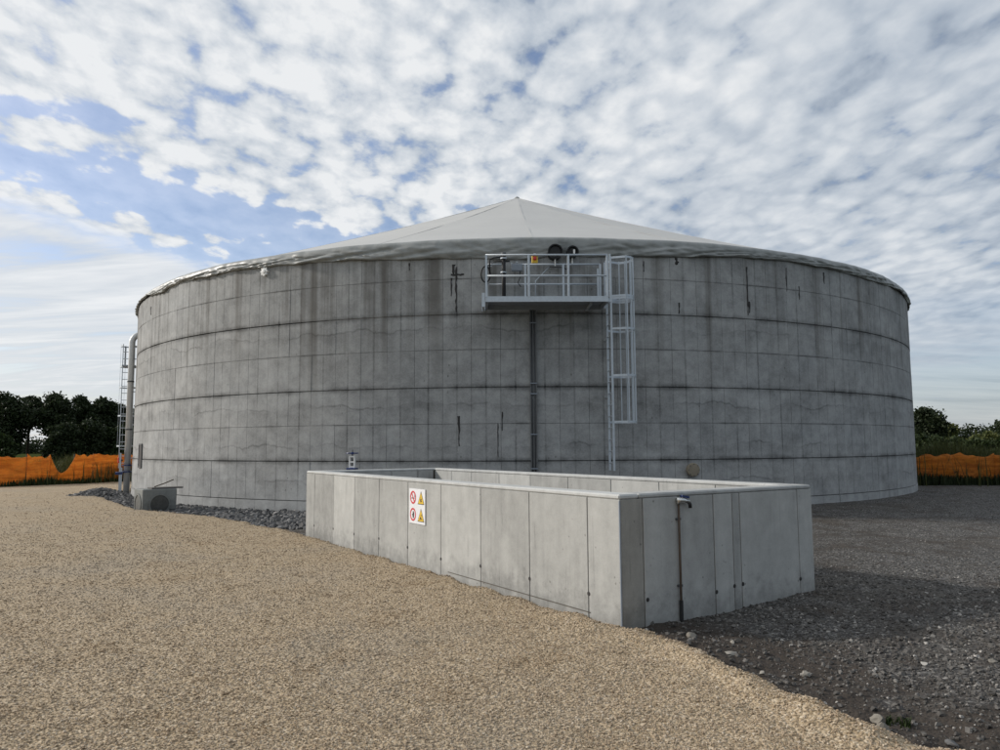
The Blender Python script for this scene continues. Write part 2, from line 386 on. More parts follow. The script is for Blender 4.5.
def pit_concrete(name, tint=(1, 1, 1)):
    nt = mat(name); tc = nt.node('ShaderNodeNewGeometry').outputs['Position']
    x, y, z = nt.xyz(tc)
    rnd = nt.node('ShaderNodeObjectInfo').outputs['Random']
    big = nt.noise(tc, 1.1, 5, 0.6, 0.4)
    stre = nt.noise(nt.vec(nt.m('MULTIPLY', x, 5.0), nt.m('MULTIPLY', y, 5.0), nt.m('MULTIPLY', z, 0.9)), 1.0, 6, 0.6)
    mid = nt.noise(tc, 6.5, 7, 0.68); fine = nt.noise(tc, 70.0, 4, 0.7)
    v = nt.m('ADD', 0.55, nt.m('MULTIPLY', big, 0.38))
    v = nt.m('ADD', v, nt.m('MULTIPLY', nt.m('SUBTRACT', stre, 0.5), 0.46))
    v = nt.m('ADD', v, nt.m('MULTIPLY', nt.m('SUBTRACT', mid, 0.5), 0.44))
    v = nt.m('ADD', v, nt.m('MULTIPLY', nt.m('SUBTRACT', fine, 0.5), 0.30))
    v = nt.m('ADD', v, nt.m('MULTIPLY', rnd, 0.30))
    thin = nt.noise(nt.vec(nt.m('MULTIPLY', x, 17.0), nt.m('MULTIPLY', y, 17.0), nt.m('MULTIPLY', z, 0.7)), 1.0, 4, 0.65)
    run = nt.m('MULTIPLY', nt.ss(thin, 0.55, 0.74), nt.ss(nt.noise(tc, 1.4, 4, 0.6), 0.42, 0.66))
    v = nt.m('SUBTRACT', v, nt.m('MULTIPLY', run, 0.30))
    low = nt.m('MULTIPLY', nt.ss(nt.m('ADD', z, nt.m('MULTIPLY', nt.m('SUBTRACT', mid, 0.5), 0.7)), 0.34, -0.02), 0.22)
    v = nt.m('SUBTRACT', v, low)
    c = nt.mix(1.0, tuple(a * b for a, b in zip((0.41, 0.412, 0.395), tint)), nt.vec(v, v, v), 'MULTIPLY')
    vor = nt.node('ShaderNodeTexVoronoi', {'Vector': tc, 'Scale': 9.0, 'Randomness': 1.0}).outputs['Distance']
    speck = nt.m('MULTIPLY', nt.ss(vor, 0.14, 0.07), nt.ss(nt.noise(tc, 1.7, 3), 0.50, 0.62))
    c = nt.mix(nt.m('MULTIPLY', speck, 0.6), c, (0.10, 0.095, 0.085))
    h = nt.m('ADD', nt.m('MULTIPLY', mid, 0.5), nt.m('MULTIPLY', fine, 0.5))
    return setp(nt, color=c, rough=0.82, normal=nt.bump(h, 0.3, 0.006), spec=0.3)

M = {}
M['tank'] = tank_concrete('tank_concrete'); M['joint'] = tank_concrete('joint_concrete', 0.72)
M['pit'] = pit_concrete('basin_concrete'); M['pitjoint'] = plain('basin_joint', (0.085, 0.075, 0.06), 0.9, var=0.4, scale=6)
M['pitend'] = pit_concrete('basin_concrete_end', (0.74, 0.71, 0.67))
M['galv'] = plain('galvanised_steel', (0.50, 0.545, 0.585), 0.45, 0.35, 0.18, 14)
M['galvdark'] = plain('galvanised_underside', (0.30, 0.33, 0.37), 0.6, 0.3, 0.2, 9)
M['rubber'] = plain('black_rubber', (0.009, 0.009, 0.010), 0.65)
M['tar'] = plain('tar', (0.028, 0.026, 0.025), 0.75, var=0.4)
M['blue'] = plain('blue_paint', (0.014, 0.032, 0.13), 0.35)
M['white'] = plain('white_paint', (0.78, 0.78, 0.76), 0.5, var=0.06)
M['signwhite'] = plain('sign_white', (0.74, 0.75, 0.77), 0.4, var=0.05)
M['yellow'] = plain('yellow_paint', (0.72, 0.47, 0.03), 0.45, var=0.08)
M['red'] = plain('red_paint', (0.55, 0.03, 0.04), 0.45, var=0.08)
M['orangered'] = plain('orange_red_paint', (0.75, 0.09, 0.03), 0.45)
M['black'] = plain('black_print', (0.012, 0.012, 0.012), 0.6)
M['chrome'] = plain('nickel', (0.72, 0.71, 0.68), 0.25, 0.9, 0.05)
M['rustpipe'] = plain('rusty_pipe', (0.085, 0.060, 0.042), 0.8, 0.1, 0.45, 18)
M['cap'] = plain('pipe_cap', (0.24, 0.205, 0.15), 0.7, var=0.25)
M['darksteel'] = plain('dark_steel', (0.075, 0.08, 0.085), 0.55, 0.4, 0.2)
M['traysteel'] = plain('tray_steel', (0.17, 0.175, 0.178), 0.65, 0.1, 0.25)
M['greybox'] = plain('grey_plastic', (0.22, 0.25, 0.29), 0.5)
M['steelpipe'] = plain('stainless_pipe', (0.58, 0.59, 0.59), 0.45, 0.3, 0.10, 4)
M['blockconc'] = pit_concrete('block_concrete', (0.52, 0.54, 0.54))
M['blockshade'] = pit_concrete('block_concrete_shaded', (0.30, 0.30, 0.29))  # darker copy of the block concrete, paints shade into the knock-out recesses
M['wood'] = plain('weathered_wood', (0.10, 0.095, 0.09), 0.85, var=0.3, scale=20)
M['bark'] = plain('bark', (0.055, 0.043, 0.032), 0.95, var=0.4, scale=6)

def membrane_mat():
    nt = mat('pvc_membrane'); pos = nt.node('ShaderNodeNewGeometry').outputs['Position']
    f = nt.noise(pos, 0.5, 5, 0.6); g = nt.noise(pos, 3.0, 5, 0.6)
    c = nt.mix(f, (0.43, 0.425, 0.405), (0.52, 0.515, 0.49))
    c = nt.mix(nt.ss(g, 0.55, 0.8, 0, 0.25), c, (0.30, 0.295, 0.275))
    return setp(nt, color=c, rough=0.5, spec=0.4)
M['pvc'] = membrane_mat()
def shaded_skirt_mat():
    nt = mat('pvc_skirt_shaded'); pos = nt.node('ShaderNodeNewGeometry').outputs['Position']
    g = nt.noise(pos, 2.2, 6, 0.6)
    c = nt.mix(nt.ss(g, 0.35, 0.75), (0.31, 0.32, 0.31), (0.20, 0.21, 0.20))  # shade on the skirt is put into this darker membrane colour
    return setp(nt, color=c, rough=0.45, spec=0.45)
M['skirt'] = shaded_skirt_mat()
def orange_mat():
    nt = mat('orange_mesh'); pos = nt.node('ShaderNodeNewGeometry').outputs['Position']
    x, y, z = nt.xyz(pos)
    f = nt.ss(nt.noise(nt.vec(nt.m('MULTIPLY', x, 1.2), nt.m('MULTIPLY', y, 1.2), nt.m('MULTIPLY', z, 7.0)), 1.0, 5, 0.65), 0.32, 0.68)
    c = nt.mix(f, (0.50, 0.150, 0.014), (0.78, 0.285, 0.035))
    nt.put(nt.bs.inputs['Base Color'], c); nt.put(nt.bs.inputs['Roughness'], 0.6)
    tr = nt.node('ShaderNodeBsdfTranslucent', {'Color': c}); tp = nt.node('ShaderNodeBsdfTransparent')
    m1 = nt.node('ShaderNodeMixShader', {0: 0.42, 1: nt.bs.outputs[0], 2: tr.outputs[0]})
    hole = nt.m('ADD', 0.20, nt.m('MULTIPLY', nt.ss(nt.noise(pos, 4.0, 4, 0.6), 0.4, 0.7), 0.28))
    m2 = nt.node('ShaderNodeMixShader', {0: hole, 1: m1.outputs[0], 2: tp.outputs[0]})
    nt.l.new(m2.outputs[0], nt.out.inputs[0]); return nt.mat
M['orange'] = orange_mat()
def leaf_mat(name, a, b):
    nt = mat(name); geo = nt.node('ShaderNodeNewGeometry'); rnd = geo.outputs['Random Per Island']
    f = nt.m('ADD', nt.m('MULTIPLY', rnd, 0.6), nt.m('MULTIPLY', nt.noise(geo.outputs['Position'], 0.6, 3), 0.5), clamp=True)
    c = nt.mix(f, a, b); nt.put(nt.bs.inputs['Base Color'], c); nt.put(nt.bs.inputs['Roughness'], 0.65); nt.put(nt.bs.inputs['Specular IOR Level'], 0.25)
    tr = nt.node('ShaderNodeBsdfTranslucent', {'Color': c})
    mx = nt.node('ShaderNodeMixShader', {0: 0.22, 1: nt.bs.outputs[0], 2: tr.outputs[0]})
    nt.l.new(mx.outputs[0], nt.out.inputs[0]); return nt.mat
M['leaf'] = leaf_mat('dark_leaves', (0.012, 0.020, 0.009), (0.035, 0.050, 0.018))
M['leaf2'] = leaf_mat('green_leaves', (0.014, 0.026, 0.009), (0.044, 0.064, 0.018))
M['leaf3'] = leaf_mat('yellow_green_leaves', (0.045, 0.060, 0.016), (0.110, 0.120, 0.034))
M['grass'] = leaf_mat('grass_blades', (0.035, 0.048, 0.014), (0.11, 0.115, 0.040))

def ground_mat():
    nt = mat('dark_gravel'); pos = nt.node('ShaderNodeNewGeometry').outputs['Position']
    x, y, z = nt.xyz(pos)
    edge = nt.node('ShaderNodeAttribute', attribute_name='soil').outputs['Fac']
    v = nt.node('ShaderNodeTexVoronoi', {'Vector': pos, 'Scale': 42.0}); v2 = nt.node('ShaderNodeTexVoronoi', {'Vector': pos, 'Scale': 17.0})
    stone = nt.ramp(nt.xyz(v.outputs['Color'])[0], [(0.0, (0.034, 0.032, 0.031)), (0.55, (0.075, 0.072, 0.068)), (0.85, (0.14, 0.134, 0.126)), (1.0, (0.30, 0.29, 0.27))])
    big = nt.noise(pos, 0.35, 5, 0.6, 0.4); mid = nt.noise(pos, 1.6, 5, 0.6)
    soil = nt.mix(mid, (0.026, 0.021, 0.017), (0.062, 0.050, 0.040))
    c = nt.mix(nt.ss(nt.m('ADD', nt.m('ADD', nt.m('MULTIPLY', mid, 0.6), nt.m('MULTIPLY', big, 0.5)), nt.m('MULTIPLY', edge, 0.22)), 0.50, 0.68), stone, soil)
    c = nt.mix(nt.ss(big, 0.5, 0.72, 0.0, 0.4), c, (0.155, 0.145, 0.128))
    # grass takes over beyond the building site
    rr = nt.m('SQRT', nt.m('ADD', nt.m('POWER', nt.m('SUBTRACT', x, TC.x), 2.0), nt.m('POWER', nt.m('SUBTRACT', y, 34.0), 2.0)))
    far = nt.ss(nt.m('ADD', rr, nt.m('MULTIPLY', mid, 3.0)), 39.0, 42.0)
    c = nt.mix(far, c, nt.mix(mid, (0.030, 0.042, 0.014), (0.062, 0.072, 0.026)))
    h = nt.m('ADD', nt.m('MULTIPLY', v.outputs['Distance'], -0.5), nt.m('MULTIPLY', v2.outputs['Distance'], -0.7))
    return setp(nt, color=c, rough=0.85, normal=nt.bump(h, 0.8, 0.02), spec=nt.ss(rr, 30.0, 45.0, 0.25, 0.0))
M['ground'] = ground_mat()
def tan_mat():
    nt = mat('tan_gravel'); pos = nt.node('ShaderNodeNewGeometry').outputs['Position']
    v = nt.node('ShaderNodeTexVoronoi', {'Vector': pos, 'Scale': 62.0}); v2 = nt.node('ShaderNodeTexVoronoi', {'Vector': pos, 'Scale': 30.0})
    r1 = nt.xyz(v.outputs['Color'])[0]
    grain = nt.ramp(r1, [(0.0, (0.24, 0.18, 0.11)), (0.4, (0.35, 0.27, 0.175)), (0.8, (0.42, 0.335, 0.23)), (1.0, (0.52, 0.44, 0.33))])
    big = nt.noise(pos, 0.30, 5, 0.6, 0.5); mid = nt.noise(pos, 1.3, 6, 0.65, 0.4)
    c = nt.mix(nt.ss(mid, 0.52, 0.74, 0.0, 0.42), grain, (0.235, 0.165, 0.095))
    c = nt.mix(nt.ss(big, 0.48, 0.70, 0.0, 0.40), c, (0.30, 0.265, 0.215))
    h = nt.m('ADD', nt.m('MULTIPLY', v.outputs['Distance'], -0.5), nt.m('MULTIPLY', v2.outputs['Distance'], -0.8))
    return setp(nt, color=c, rough=0.9, normal=nt.bump(h, 0.9, 0.018), spec=0.2)
M['tan'] = tan_mat()
def stone_mat(name, stops, mottled=0.25, patchy=False):
    nt = mat(name); rnd = nt.node('ShaderNodeObjectInfo').outputs['Random']
    pos = nt.node('ShaderNodeNewGeometry').outputs['Position']
    c = nt.ramp(rnd, stops); f = nt.noise(pos, 60.0, 3, 0.6)
    c = nt.mix(nt.m('MULTIPLY', f, mottled), c, (0.10, 0.085, 0.065))
    if patchy:
        c = nt.mix(nt.ss(nt.noise(pos, 1.3, 5, 0.65, 0.4), 0.50, 0.68, 0.0, 0.60), c, (0.23, 0.15, 0.078))
        c = nt.mix(nt.ss(nt.noise(pos, 0.30, 4, 0.6, 0.5), 0.46, 0.68, 0.0, 0.42), c, (0.27, 0.245, 0.205))
    return setp(nt, color=c, rough=0.85, spec=0.3)
M['tanstone'] = stone_mat('tan_grains', [(0.0, (0.20, 0.145, 0.09)), (0.25, (0.335, 0.258, 0.175)), (0.75, (0.43, 0.338, 0.238)), (1.0, (0.57, 0.49, 0.385))], 0.2, True)
M['darkstone'] = stone_mat('grey_grains', [(0.0, (0.045, 0.042, 0.040)), (0.5, (0.080, 0.077, 0.073)), (0.85, (0.14, 0.133, 0.125)), (0.96, (0.22, 0.21, 0.195)), (1.0, (0.44, 0.42, 0.39))])
M['rubble'] = stone_mat('rubble_stone', [(0.0, (0.05, 0.052, 0.055)), (0.5, (0.11, 0.112, 0.115)), (0.9, (0.18, 0.18, 0.18)), (1.0, (0.30, 0.29, 0.28))])
M['rock'] = stone_mat('pale_rock', [(0.0, (0.16, 0.145, 0.12)), (0.5, (0.27, 0.25, 0.215)), (1.0, (0.46, 0.44, 0.40))], 0.4)

# ------------------------------------------------------------------ ground
PN = Vector((1.1218, 7.1833)); PU = Vector((-0.54177, 0.84053)); PV = Vector((0.84053, 0.54177)); PA, PB, PTOP, PT = 9.0885, 2.9412, 1.239, 0.25
PL = PN + PU * PA; PR = PN + PV * PB; PF = PL + PV * PB

def poly_sd(poly, x, y):
    """signed distance, positive inside"""
    x = np.asarray(x, float); y = np.asarray(y, float); d = np.full(x.shape, 1e9); ins = np.zeros(x.shape, bool)
    n = len(poly)
    for i in range(n):
        (x0, y0), (x1, y1) = poly[i], poly[(i + 1) % n]
        ex, ey = x1 - x0, y1 - y0; t = np.clip(((x - x0) * ex + (y - y0) * ey) / (ex * ex + ey * ey), 0, 1)
        d = np.minimum(d, np.hypot(x - x0 - t * ex, y - y0 - t * ey))
        c = ((y0 > y) != (y1 > y)); ins ^= c & (x < (x1 - x0) * (y - y0) / ((y1 - y0) if y1 != y0 else 1e-9) + x0)
    return np.where(ins, d, -d)
TAN = [(PN.x + 0.02, PN.y), (1.40, 7.02), (1.62, 6.50), (1.78, 5.98), (1.94, 5.42), (2.14, 4.88), (2.42, 4.48), (2.85, 4.28), (3.6, 3.9), (5.2, 2.6), (8, -1), (10, -12),
       (-30, -12), (-60, 20), (-42, 34.0), (-22.6, 34.4), (-18.9, 39.6), (-15.8, 33.0), (-15.6, 29.0), (-12.4, 24.4), (-10.15, 21.3), (-8.4, 20.2), (-6.2, 18.1), (-4.35, 15.6), (PL.x, PL.y)]
def base_h(x, y):
    h = -0.03 + 0.10 * sstep(2.3, 4.2, x) * sstep(12, 7, y) + 0.03 * fbm(x * 0.35, y * 0.35, 5, 3)
    h = h + 0.022 * fbm(x * 2.3, y * 2.3, 9, 3) * sstep(30, 12, y)
    ed = np.exp(-((np.asarray(x) - (3.9 - 0.36 * np.asarray(y))) / 0.9) ** 2) * sstep(9, 7, y)
    h = h + ed * (0.05 * fbm(x * 4.5, y * 4.5, 91, 3) + 0.03 * fbm(x * 11, y * 11, 93, 2))
    h = h - 0.10 * sstep(-3, -6, x) * sstep(13, 17, y)
    r = np.hypot(x - TC.x, y - 30)
    return h * sstep(75, 45, r) + 0.6 * fbm(x * 0.01, y * 0.01, 3, 3) * sstep(120, 500, r)
def tan_h(x, y):
    s = poly_sd(TAN, x, y) + 0.16 * fbm(x * 2.2, y * 2.2, 21, 4)
    ridge = 0.07 * np.exp(-((s - 0.22) / 0.18) ** 2) * sstep(9, 6, y)
    h = base_h(x, y) * 0.35 - 0.085 + 0.115 * sstep(-0.16, 0.10, s) + ridge * (0.6 + fbm(x * 3, y * 3, 33, 2))
    return h + 0.018 * fbm(x * 1.1, y * 1.1, 41, 3) + 0.012 * fbm(x * 5, y * 5, 47, 2), s

front = np.radians(np.linspace(-62, 62, 380)); back = np.radians(np.linspace(62, 298, 60)[1:-1]); angs = np.concatenate([front, back])
rads = np.concatenate([[0.2, 1.0], np.geomspace(2.0, 60, 240), np.geomspace(64, 6000, 40)])
RR, AA = np.meshgrid(rads, angs, indexing='ij'); X = RR * np.sin(AA); Y = RR * np.cos(AA)
gme = grid_mesh('ground', X, Y, base_h(X, Y), wrap=True)
co_ = np.empty(len(gme.vertices) * 3, np.float32); gme.vertices.foreach_get('co', co_); co_ = co_.reshape(-1, 3)
sat = gme.attributes.new('soil', 'FLOAT', 'POINT'); sat.data.foreach_set('value', (sstep(-1.5, -0.2, poly_sd(TAN, co_[:, 0], co_[:, 1])) * sstep(9, 7, co_[:, 1])).astype(np.float32))
tag(link('ground', gme, M['ground']), kind='structure')
angs2 = np.radians(np.linspace(-80, 70, 560)); rads2 = np.geomspace(1.2, 64, 300)
RR, AA = np.meshgrid(rads2, angs2, indexing='ij'); X = RR * np.sin(AA); Y = RR * np.cos(AA)
Zt, S_ = tan_h(X, Y)
tag(link('gravel_yard', grid_mesh('gravel_yard', X, Y, Zt, keep=S_ > -0.2), M['tan']), kind='structure')

# scattered loose stones -------------------------------------------------
def scatter(name, pts, sizes, material, label, cat, flat=0.7, sub=1):
    me = bpy.data.meshes.new(name); me.vertices.add(len(pts)); me.vertices.foreach_set('co', np.asarray(pts, np.float32).ravel())
    at = me.attributes.new('sz', 'FLOAT', 'POINT'); at.data.foreach_set('value', np.asarray(sizes, np.float32)); me.update()
    o = link(name, me, material); tag(o, label, cat, kind='stuff')
    g = bpy.data.node_groups.new(name, 'GeometryNodeTree')
    g.interface.new_socket('Geometry', in_out='INPUT', socket_type='NodeSocketGeometry'); g.interface.new_socket('Geometry', in_out='OUTPUT', socket_type='NodeSocketGeometry')
    N = g.nodes; Lk = g.links.new
    gi = N.new('NodeGroupInput'); go = N.new('NodeGroupOutput'); join = N.new('GeometryNodeJoinGeometry')
    for k in range(4):
        ico = N.new('GeometryNodeMeshIcoSphere'); ico.inputs['Subdivisions'].default_value = sub; ico.inputs['Radius'].default_value = 1
        no = N.new('ShaderNodeTexNoise'); no.noise_dimensions = '4D'; no.inputs['W'].default_value = k * 7.3 + 1; no.inputs['Scale'].default_value = 0.9; no.inputs['Detail'].default_value = 1
        vm = N.new('ShaderNodeVectorMath'); vm.operation = 'SUBTRACT'; vm.inputs[1].default_value = (0.5, 0.5, 0.5); Lk(no.outputs['Color'], vm.inputs[0])
        vs = N.new('ShaderNodeVectorMath'); vs.operation = 'SCALE'; vs.inputs['Scale'].default_value = 2.2; Lk(vm.outputs[0], vs.inputs[0])
        sp_ = N.new('GeometryNodeSetPosition'); Lk(ico.outputs['Mesh'], sp_.inputs['Geometry']); Lk(vs.outputs[0], sp_.inputs['Offset'])
        tf = N.new('GeometryNodeTransform'); tf.inputs['Scale'].default_value = (1.0, 0.62 + 0.09 * k, flat); Lk(sp_.outputs[0], tf.inputs['Geometry'])
        g2 = N.new('GeometryNodeGeometryToInstance'); Lk(tf.outputs[0], g2.inputs[0]); Lk(g2.outputs[0], join.inputs[0])
    iop = N.new('GeometryNodeInstanceOnPoints'); iop.inputs['Pick Instance'].default_value = True
    Lk(gi.outputs[0], iop.inputs['Points']); Lk(join.outputs[0], iop.inputs['Instance'])
    rv = N.new('FunctionNodeRandomValue'); rv.data_type = 'FLOAT_VECTOR'; rv.inputs[0].default_value = (-0.6, -0.6, 0); rv.inputs[1].default_value = (0.6, 0.6, 6.283); rv.inputs['Seed'].default_value = 3
    e2r = N.new('FunctionNodeEulerToRotation'); Lk(rv.outputs[0], e2r.inputs[0]); Lk(e2r.outputs[0], iop.inputs['Rotation'])
    na = N.new('GeometryNodeInputNamedAttribute'); na.data_type = 'FLOAT'; na.inputs['Name'].default_value = 'sz'; Lk(na.outputs['Attribute'], iop.inputs['Scale'])
    sm = N.new('GeometryNodeSetMaterial'); sm.inputs['Material'].default_value = material; Lk(iop.outputs[0], sm.inputs['Geometry']); Lk(sm.outputs[0], go.inputs[0])
    md = o.modifiers.new('scatter', 'NODES'); md.node_group = g
    return o
def polar_pts(n, r0, r1, a0, a1):
    r = r0 * (r1 / r0) ** rng.random(n); a = np.radians(a0 + (a1 - a0) * rng.random(n)); return r * np.sin(a), r * np.cos(a), r
def in_pit(x, y, pad=0.0):
    s = (x - PN.x) * PU.x + (y - PN.y) * PU.y; t = (x - PN.x) * PV.x + (y - PN.y) * PV.y
    return (s > -pad) & (s < PA + pad) & (t > -pad) & (t < PB + pad)
x, y, r = polar_pts(270000, 3.2, 34, -48, 48)
z, s = tan_h(x, y); k = (s > -0.02) & ~in_pit(x, y) & (np.hypot(x - TC.x, y - TC.y) > TR + 0.1) & (rng.random(len(x)) < 1.0 - 0.75 * sstep(12, 32, r))
sz = (0.0042 + 0.0060 * rng.random(len(x)) ** 2.2) * (np.maximum(r, 4) / 4) ** 0.30
scatter('loose_gravel', np.stack([x, y, z + sz * 0.25], -1)[k], sz[k], M['tanstone'], 'loose tan crushed stone covering the yard in the foreground', 'gravel')
x, y, r = polar_pts(110000, 4.0, 34, 5, 50)
z = base_h(x, y); s = poly_sd(TAN, x, y); k = (s < 0.06) & (rng.random(len(x)) > 0.62 * sstep(-1.4, -0.3, s) * sstep(9, 7, y)) & ~in_pit(x, y) & (np.hypot(x - TC.x, y - TC.y) > TR + 0.1)
sz = (0.0046 + 0.016 * rng.random(len(x)) ** 5.0 * sstep(16, 6, r)) * (np.maximum(r, 4) / 4) ** 0.5
scatter('crushed_stone', np.stack([x, y, z + sz * 0.2], -1)[k], sz[k], M['darkstone'], 'dark grey crushed stone right of the concrete basin', 'gravel')
ph = np.radians(-58 + 58 * rng.random(9000)); rr = TR + 0.05 + 4.2 * rng.random(9000) ** 1.0
x = TC.x + rr * np.sin(ph); y = TC.y - rr * np.cos(ph); s = poly_sd(TAN, x, y); k = (s < 0.0) & ~in_pit(x, y, 0.05) & (x < 1.0)
sz = 0.035 + 0.075 * rng.random(9000) ** 2.5
hx = -14.9 + 0.75 * rng.normal(size=900) * 0.8; hy = 28.2 + 0.55 * rng.normal(size=900); hz = base_h(hx, hy) + 0.30 * np.exp(-((hx + 14.9) / 0.8) ** 2 - ((hy - 28.2) / 0.7) ** 2)
allp = np.concatenate([np.stack([x, y, base_h(x, y) + 0.02], -1)[k], np.stack([hx, hy, hz], -1)]); alls = np.concatenate([sz[k], 0.04 + 0.06 * rng.random(900)])
scatter('rubble', allp, alls, M['rubble'], 'dark grey rubble along the foot of the tank left of the basin', 'rubble', 0.75, 2)

# ------------------------------------------------------------------ tank
tank = thing('concrete_tank', 'huge round grey concrete tank with a pale conical membrane roof', 'tank', (TC.x, TC.y, 0))
def cyl(phi, r=TR): return (r * math.sin(phi), -r * math.cos(phi))
NC = 136; DP = 2 * math.pi / NC; PH0 = R_(-0.24) + 0.45 * DP
core = MB(); core.lathe([(TR - 0.28, -0.35), (TR - 0.035, -0.35), (TR - 0.035, 7.2), (TR - 0.28, 7.2)], (0, 0, 0), (0, 0, 1), 272)
del core.f[-2:]
b = 272; core.f += [(k, (k + 1) % b, 3 * b + (k + 1) % b, 3 * b + k) for k in range(b)]
core.build('wall_core', M['joint'], tank, True)
foot = MB(); foot.lathe([(TR - 0.03, -0.35), (TR + 0.012, -0.35), (TR + 0.012, 0.185), (TR - 0.03, 0.19)], (0, 0, 0), (0, 0, 1), 272); del foot.f[-2:]
foot.build('base_ring', M['tank'], tank)
def panel_mb(mb, phi, z0, z1, half, off=0.0):
    n = 3; ro = TR + off; ri = TR - 0.045; c = 0.002; V = []
    for (rad, zz, hh) in ((ri, z0, half), (ro - c, z0, half), (ro, z0 + c, half - c / TR), (ro, z1 - c, half - c / TR), (ro - c, z1, half), (ri, z1, half)):
        for i in range(n + 1):
            a = phi - hh + 2 * hh * i / n; V.append((*cyl(a, rad), zz))
    F = []; w_ = n + 1
    for l in range(5):
        for i in range(n): F.append((l * w_ + i, l * w_ + i + 1, (l + 1) * w_ + i + 1, (l + 1) * w_ + i))
    F.append(tuple(l * w_ for l in range(6))); F.append(tuple(l * w_ + n for l in range(5, -1, -1)))
    mb.add(V, F)
GAPM, GAPm = 0.016, 0.004
spans = []
for i in range(7):
    z0, z1 = ROWS[i], ROWS[i + 1]
    lo_ = z0 + (GAPM if i in (1, 3, 5) else GAPm); hi_ = z1 - (GAPM if i in (0, 2, 4) else GAPm); spans.append((lo_, hi_))
HALF = DP / 2 - 0.0026 / TR
view = [j for j in range(NC)]
def wrapa(a): return (a + math.pi) % (2 * math.pi) - math.pi
cols_ = sorted(view, key=lambda j: abs(wrapa(PH0 + j * DP)))
near_cols = cols_[:42]; rest = MB()
for i, (z0, z1) in enumerate(spans):
    mb = MB(); panel_mb(mb, 0.0, z0, z1, HALF); me = mb.mesh('panel'); me.materials.append(M['tank'])
    for j in near_cols:
        o = link('panel', me, None, tank); a = PH0 + j * DP; o.rotation_euler = (0, 0, a)
        d = random.uniform(-0.004, 0.004); o.location = (d * math.sin(a), -d * math.cos(a), 0)
for j in cols_[42:]:
    for (z0, z1) in spans: panel_mb(rest, PH0 + j * DP, z0, z1, HALF, random.uniform(-0.004, 0.004))
tag(rest.build('panel_field', M['tank'], tank), kind='stuff')

# roof membrane
nr, na_ = 40, 384
r_ = np.linspace(0.0, 1.0, nr) ** 0.9; a_ = np.linspace(0, 2 * np.pi, na_, endpoint=False)
RN, AN = np.meshgrid(r_, a_, indexing='ij'); t = 1 - RN
ZR = 7.30 + (14.17 - 7.30) * (0.93 * t + 0.07 * t * t)
gore = np.abs(((AN * 24 / (2 * np.pi)) % 1) - 0.5) * 2
ZR = ZR - 0.035 * (1 - gore ** 2) * np.sin(np.pi * np.clip(RN, 0, 1)) + 0.05 * fbm(RN * 6 * np.cos(AN) * 2 + 50, RN * 6 * np.sin(AN) * 2 + 50, 77, 3) * RN * (1 - RN) * 2
rad = RN * (TR - 0.02)
cov_o = link('membrane_cover', grid_mesh('membrane_cover', rad * np.sin(AN), -rad * np.cos(AN), ZR, wrap=True), M['pvc'], tank)
mb = MB()
for k in range(24):
    a = 2 * math.pi * (k + 0.0) / 24
    path = []
    for q in np.linspace(0.015, 0.99, 14):
        tt = 1 - q; path.append((q * (TR - 0.02) * math.sin(a), -q * (TR - 0.02) * math.cos(a), 7.302 + 6.87 * (0.93 * tt + 0.07 * tt * tt)))
    for p, q in zip(path[:-1], path[1:]): mb.bar(p, q, 0.05, 0.004)
mb.build('seam', M['pvc'], cov_o)
MB().lathe([(0.16, -0.12), (0.13, 0.02), (0.05, 0.08)], (0, 0, 14.14), (0, 0, 1), 14).build('apex_cap', M['skirt'], cov_o, True)
# skirt folded over the rim, creased and uneven along its lower hem
na2, nq = 1700, 17
q = np.linspace(0, 1, nq); a2 = np.linspace(-np.pi, np.pi, na2, endpoint=False)
Q, A2 = np.meshgrid(q, a2, indexing='ij'); S1 = A2 * TR
bot = 6.78 + 0.29 * sstep(0.10, 0.55, np.abs(A2)) + 0.13 * fbm(S1 * 0.28, S1 * 0 + 3.1, 61, 4) + 0.03 * fbm(S1 * 2.0, S1 * 0, 65, 2)
bot = bot + 0.14 * np.exp(-((A2 - R_(2.6)) / 0.03) ** 2)
bot = np.where(A2 < -0.62, bot + 0.12 * fbm(S1 * 0.9, S1 * 0 + 9, 67, 3), bot)
over = 0.045 + 0.02 * fbm(S1 * 0.5, S1 * 0 + 8, 68, 2)
th = np.clip(Q / 0.35, 0, 1) * np.pi / 2
rr_ = np.where(Q < 0.35, TR - 0.14 + (0.14 + over) * np.sin(th), TR + over)
top = 7.36 + 0.03 * fbm(S1 * 0.4, S1 * 0 + 2, 63, 3)
zz_ = np.where(Q < 0.35, top - 0.16 * (1 - np.cos(th)) - 0.12 * (Q < 0.01), 0)
dn = np.clip((Q - 0.35) / 0.65, 0, 1); zz_ = np.where(Q < 0.35, zz_, (top - 0.16) * (1 - dn) + bot * dn)
crease = np.abs(fbm(S1 * 1.1 + dn * 2.6, dn * 1.3 + S1 * 0.25, 71, 3)); cre2 = np.abs(fbm(S1 * 1.5 - dn * 1.8, dn * 1.2 + S1 * 0.3, 73, 3)) - 0.25
rr_ = rr_ + (0.05 + 0.30 * dn) * (0.26 - crease) * np.clip(Q * 3, 0, 1) + 0.10 * cre2 * np.clip(Q * 2.5, 0, 1)
rr_ = np.where(dn > 0.93, rr_ - 0.05, rr_); rr_ = np.maximum(rr_, np.where(Q < 0.3, 0, TR + 0.018))
sk = link('cover_skirt', grid_mesh('cover_skirt', rr_ * np.sin(A2), -rr_ * np.cos(A2), zz_, wrap=True), M['skirt'], tank)
sm_ = sk.modifiers.new('thickness', 'SOLIDIFY'); sm_.thickness = 0.012; sm_.offset = -1

def at_wall(phi_deg, z, off=0.0):
    a = R_(phi_deg); return Vector((*cyl(a, TR + off), z)), Vector((math.sin(a), -math.cos(a), 0)), Vector((math.cos(a), math.sin(a), 0))
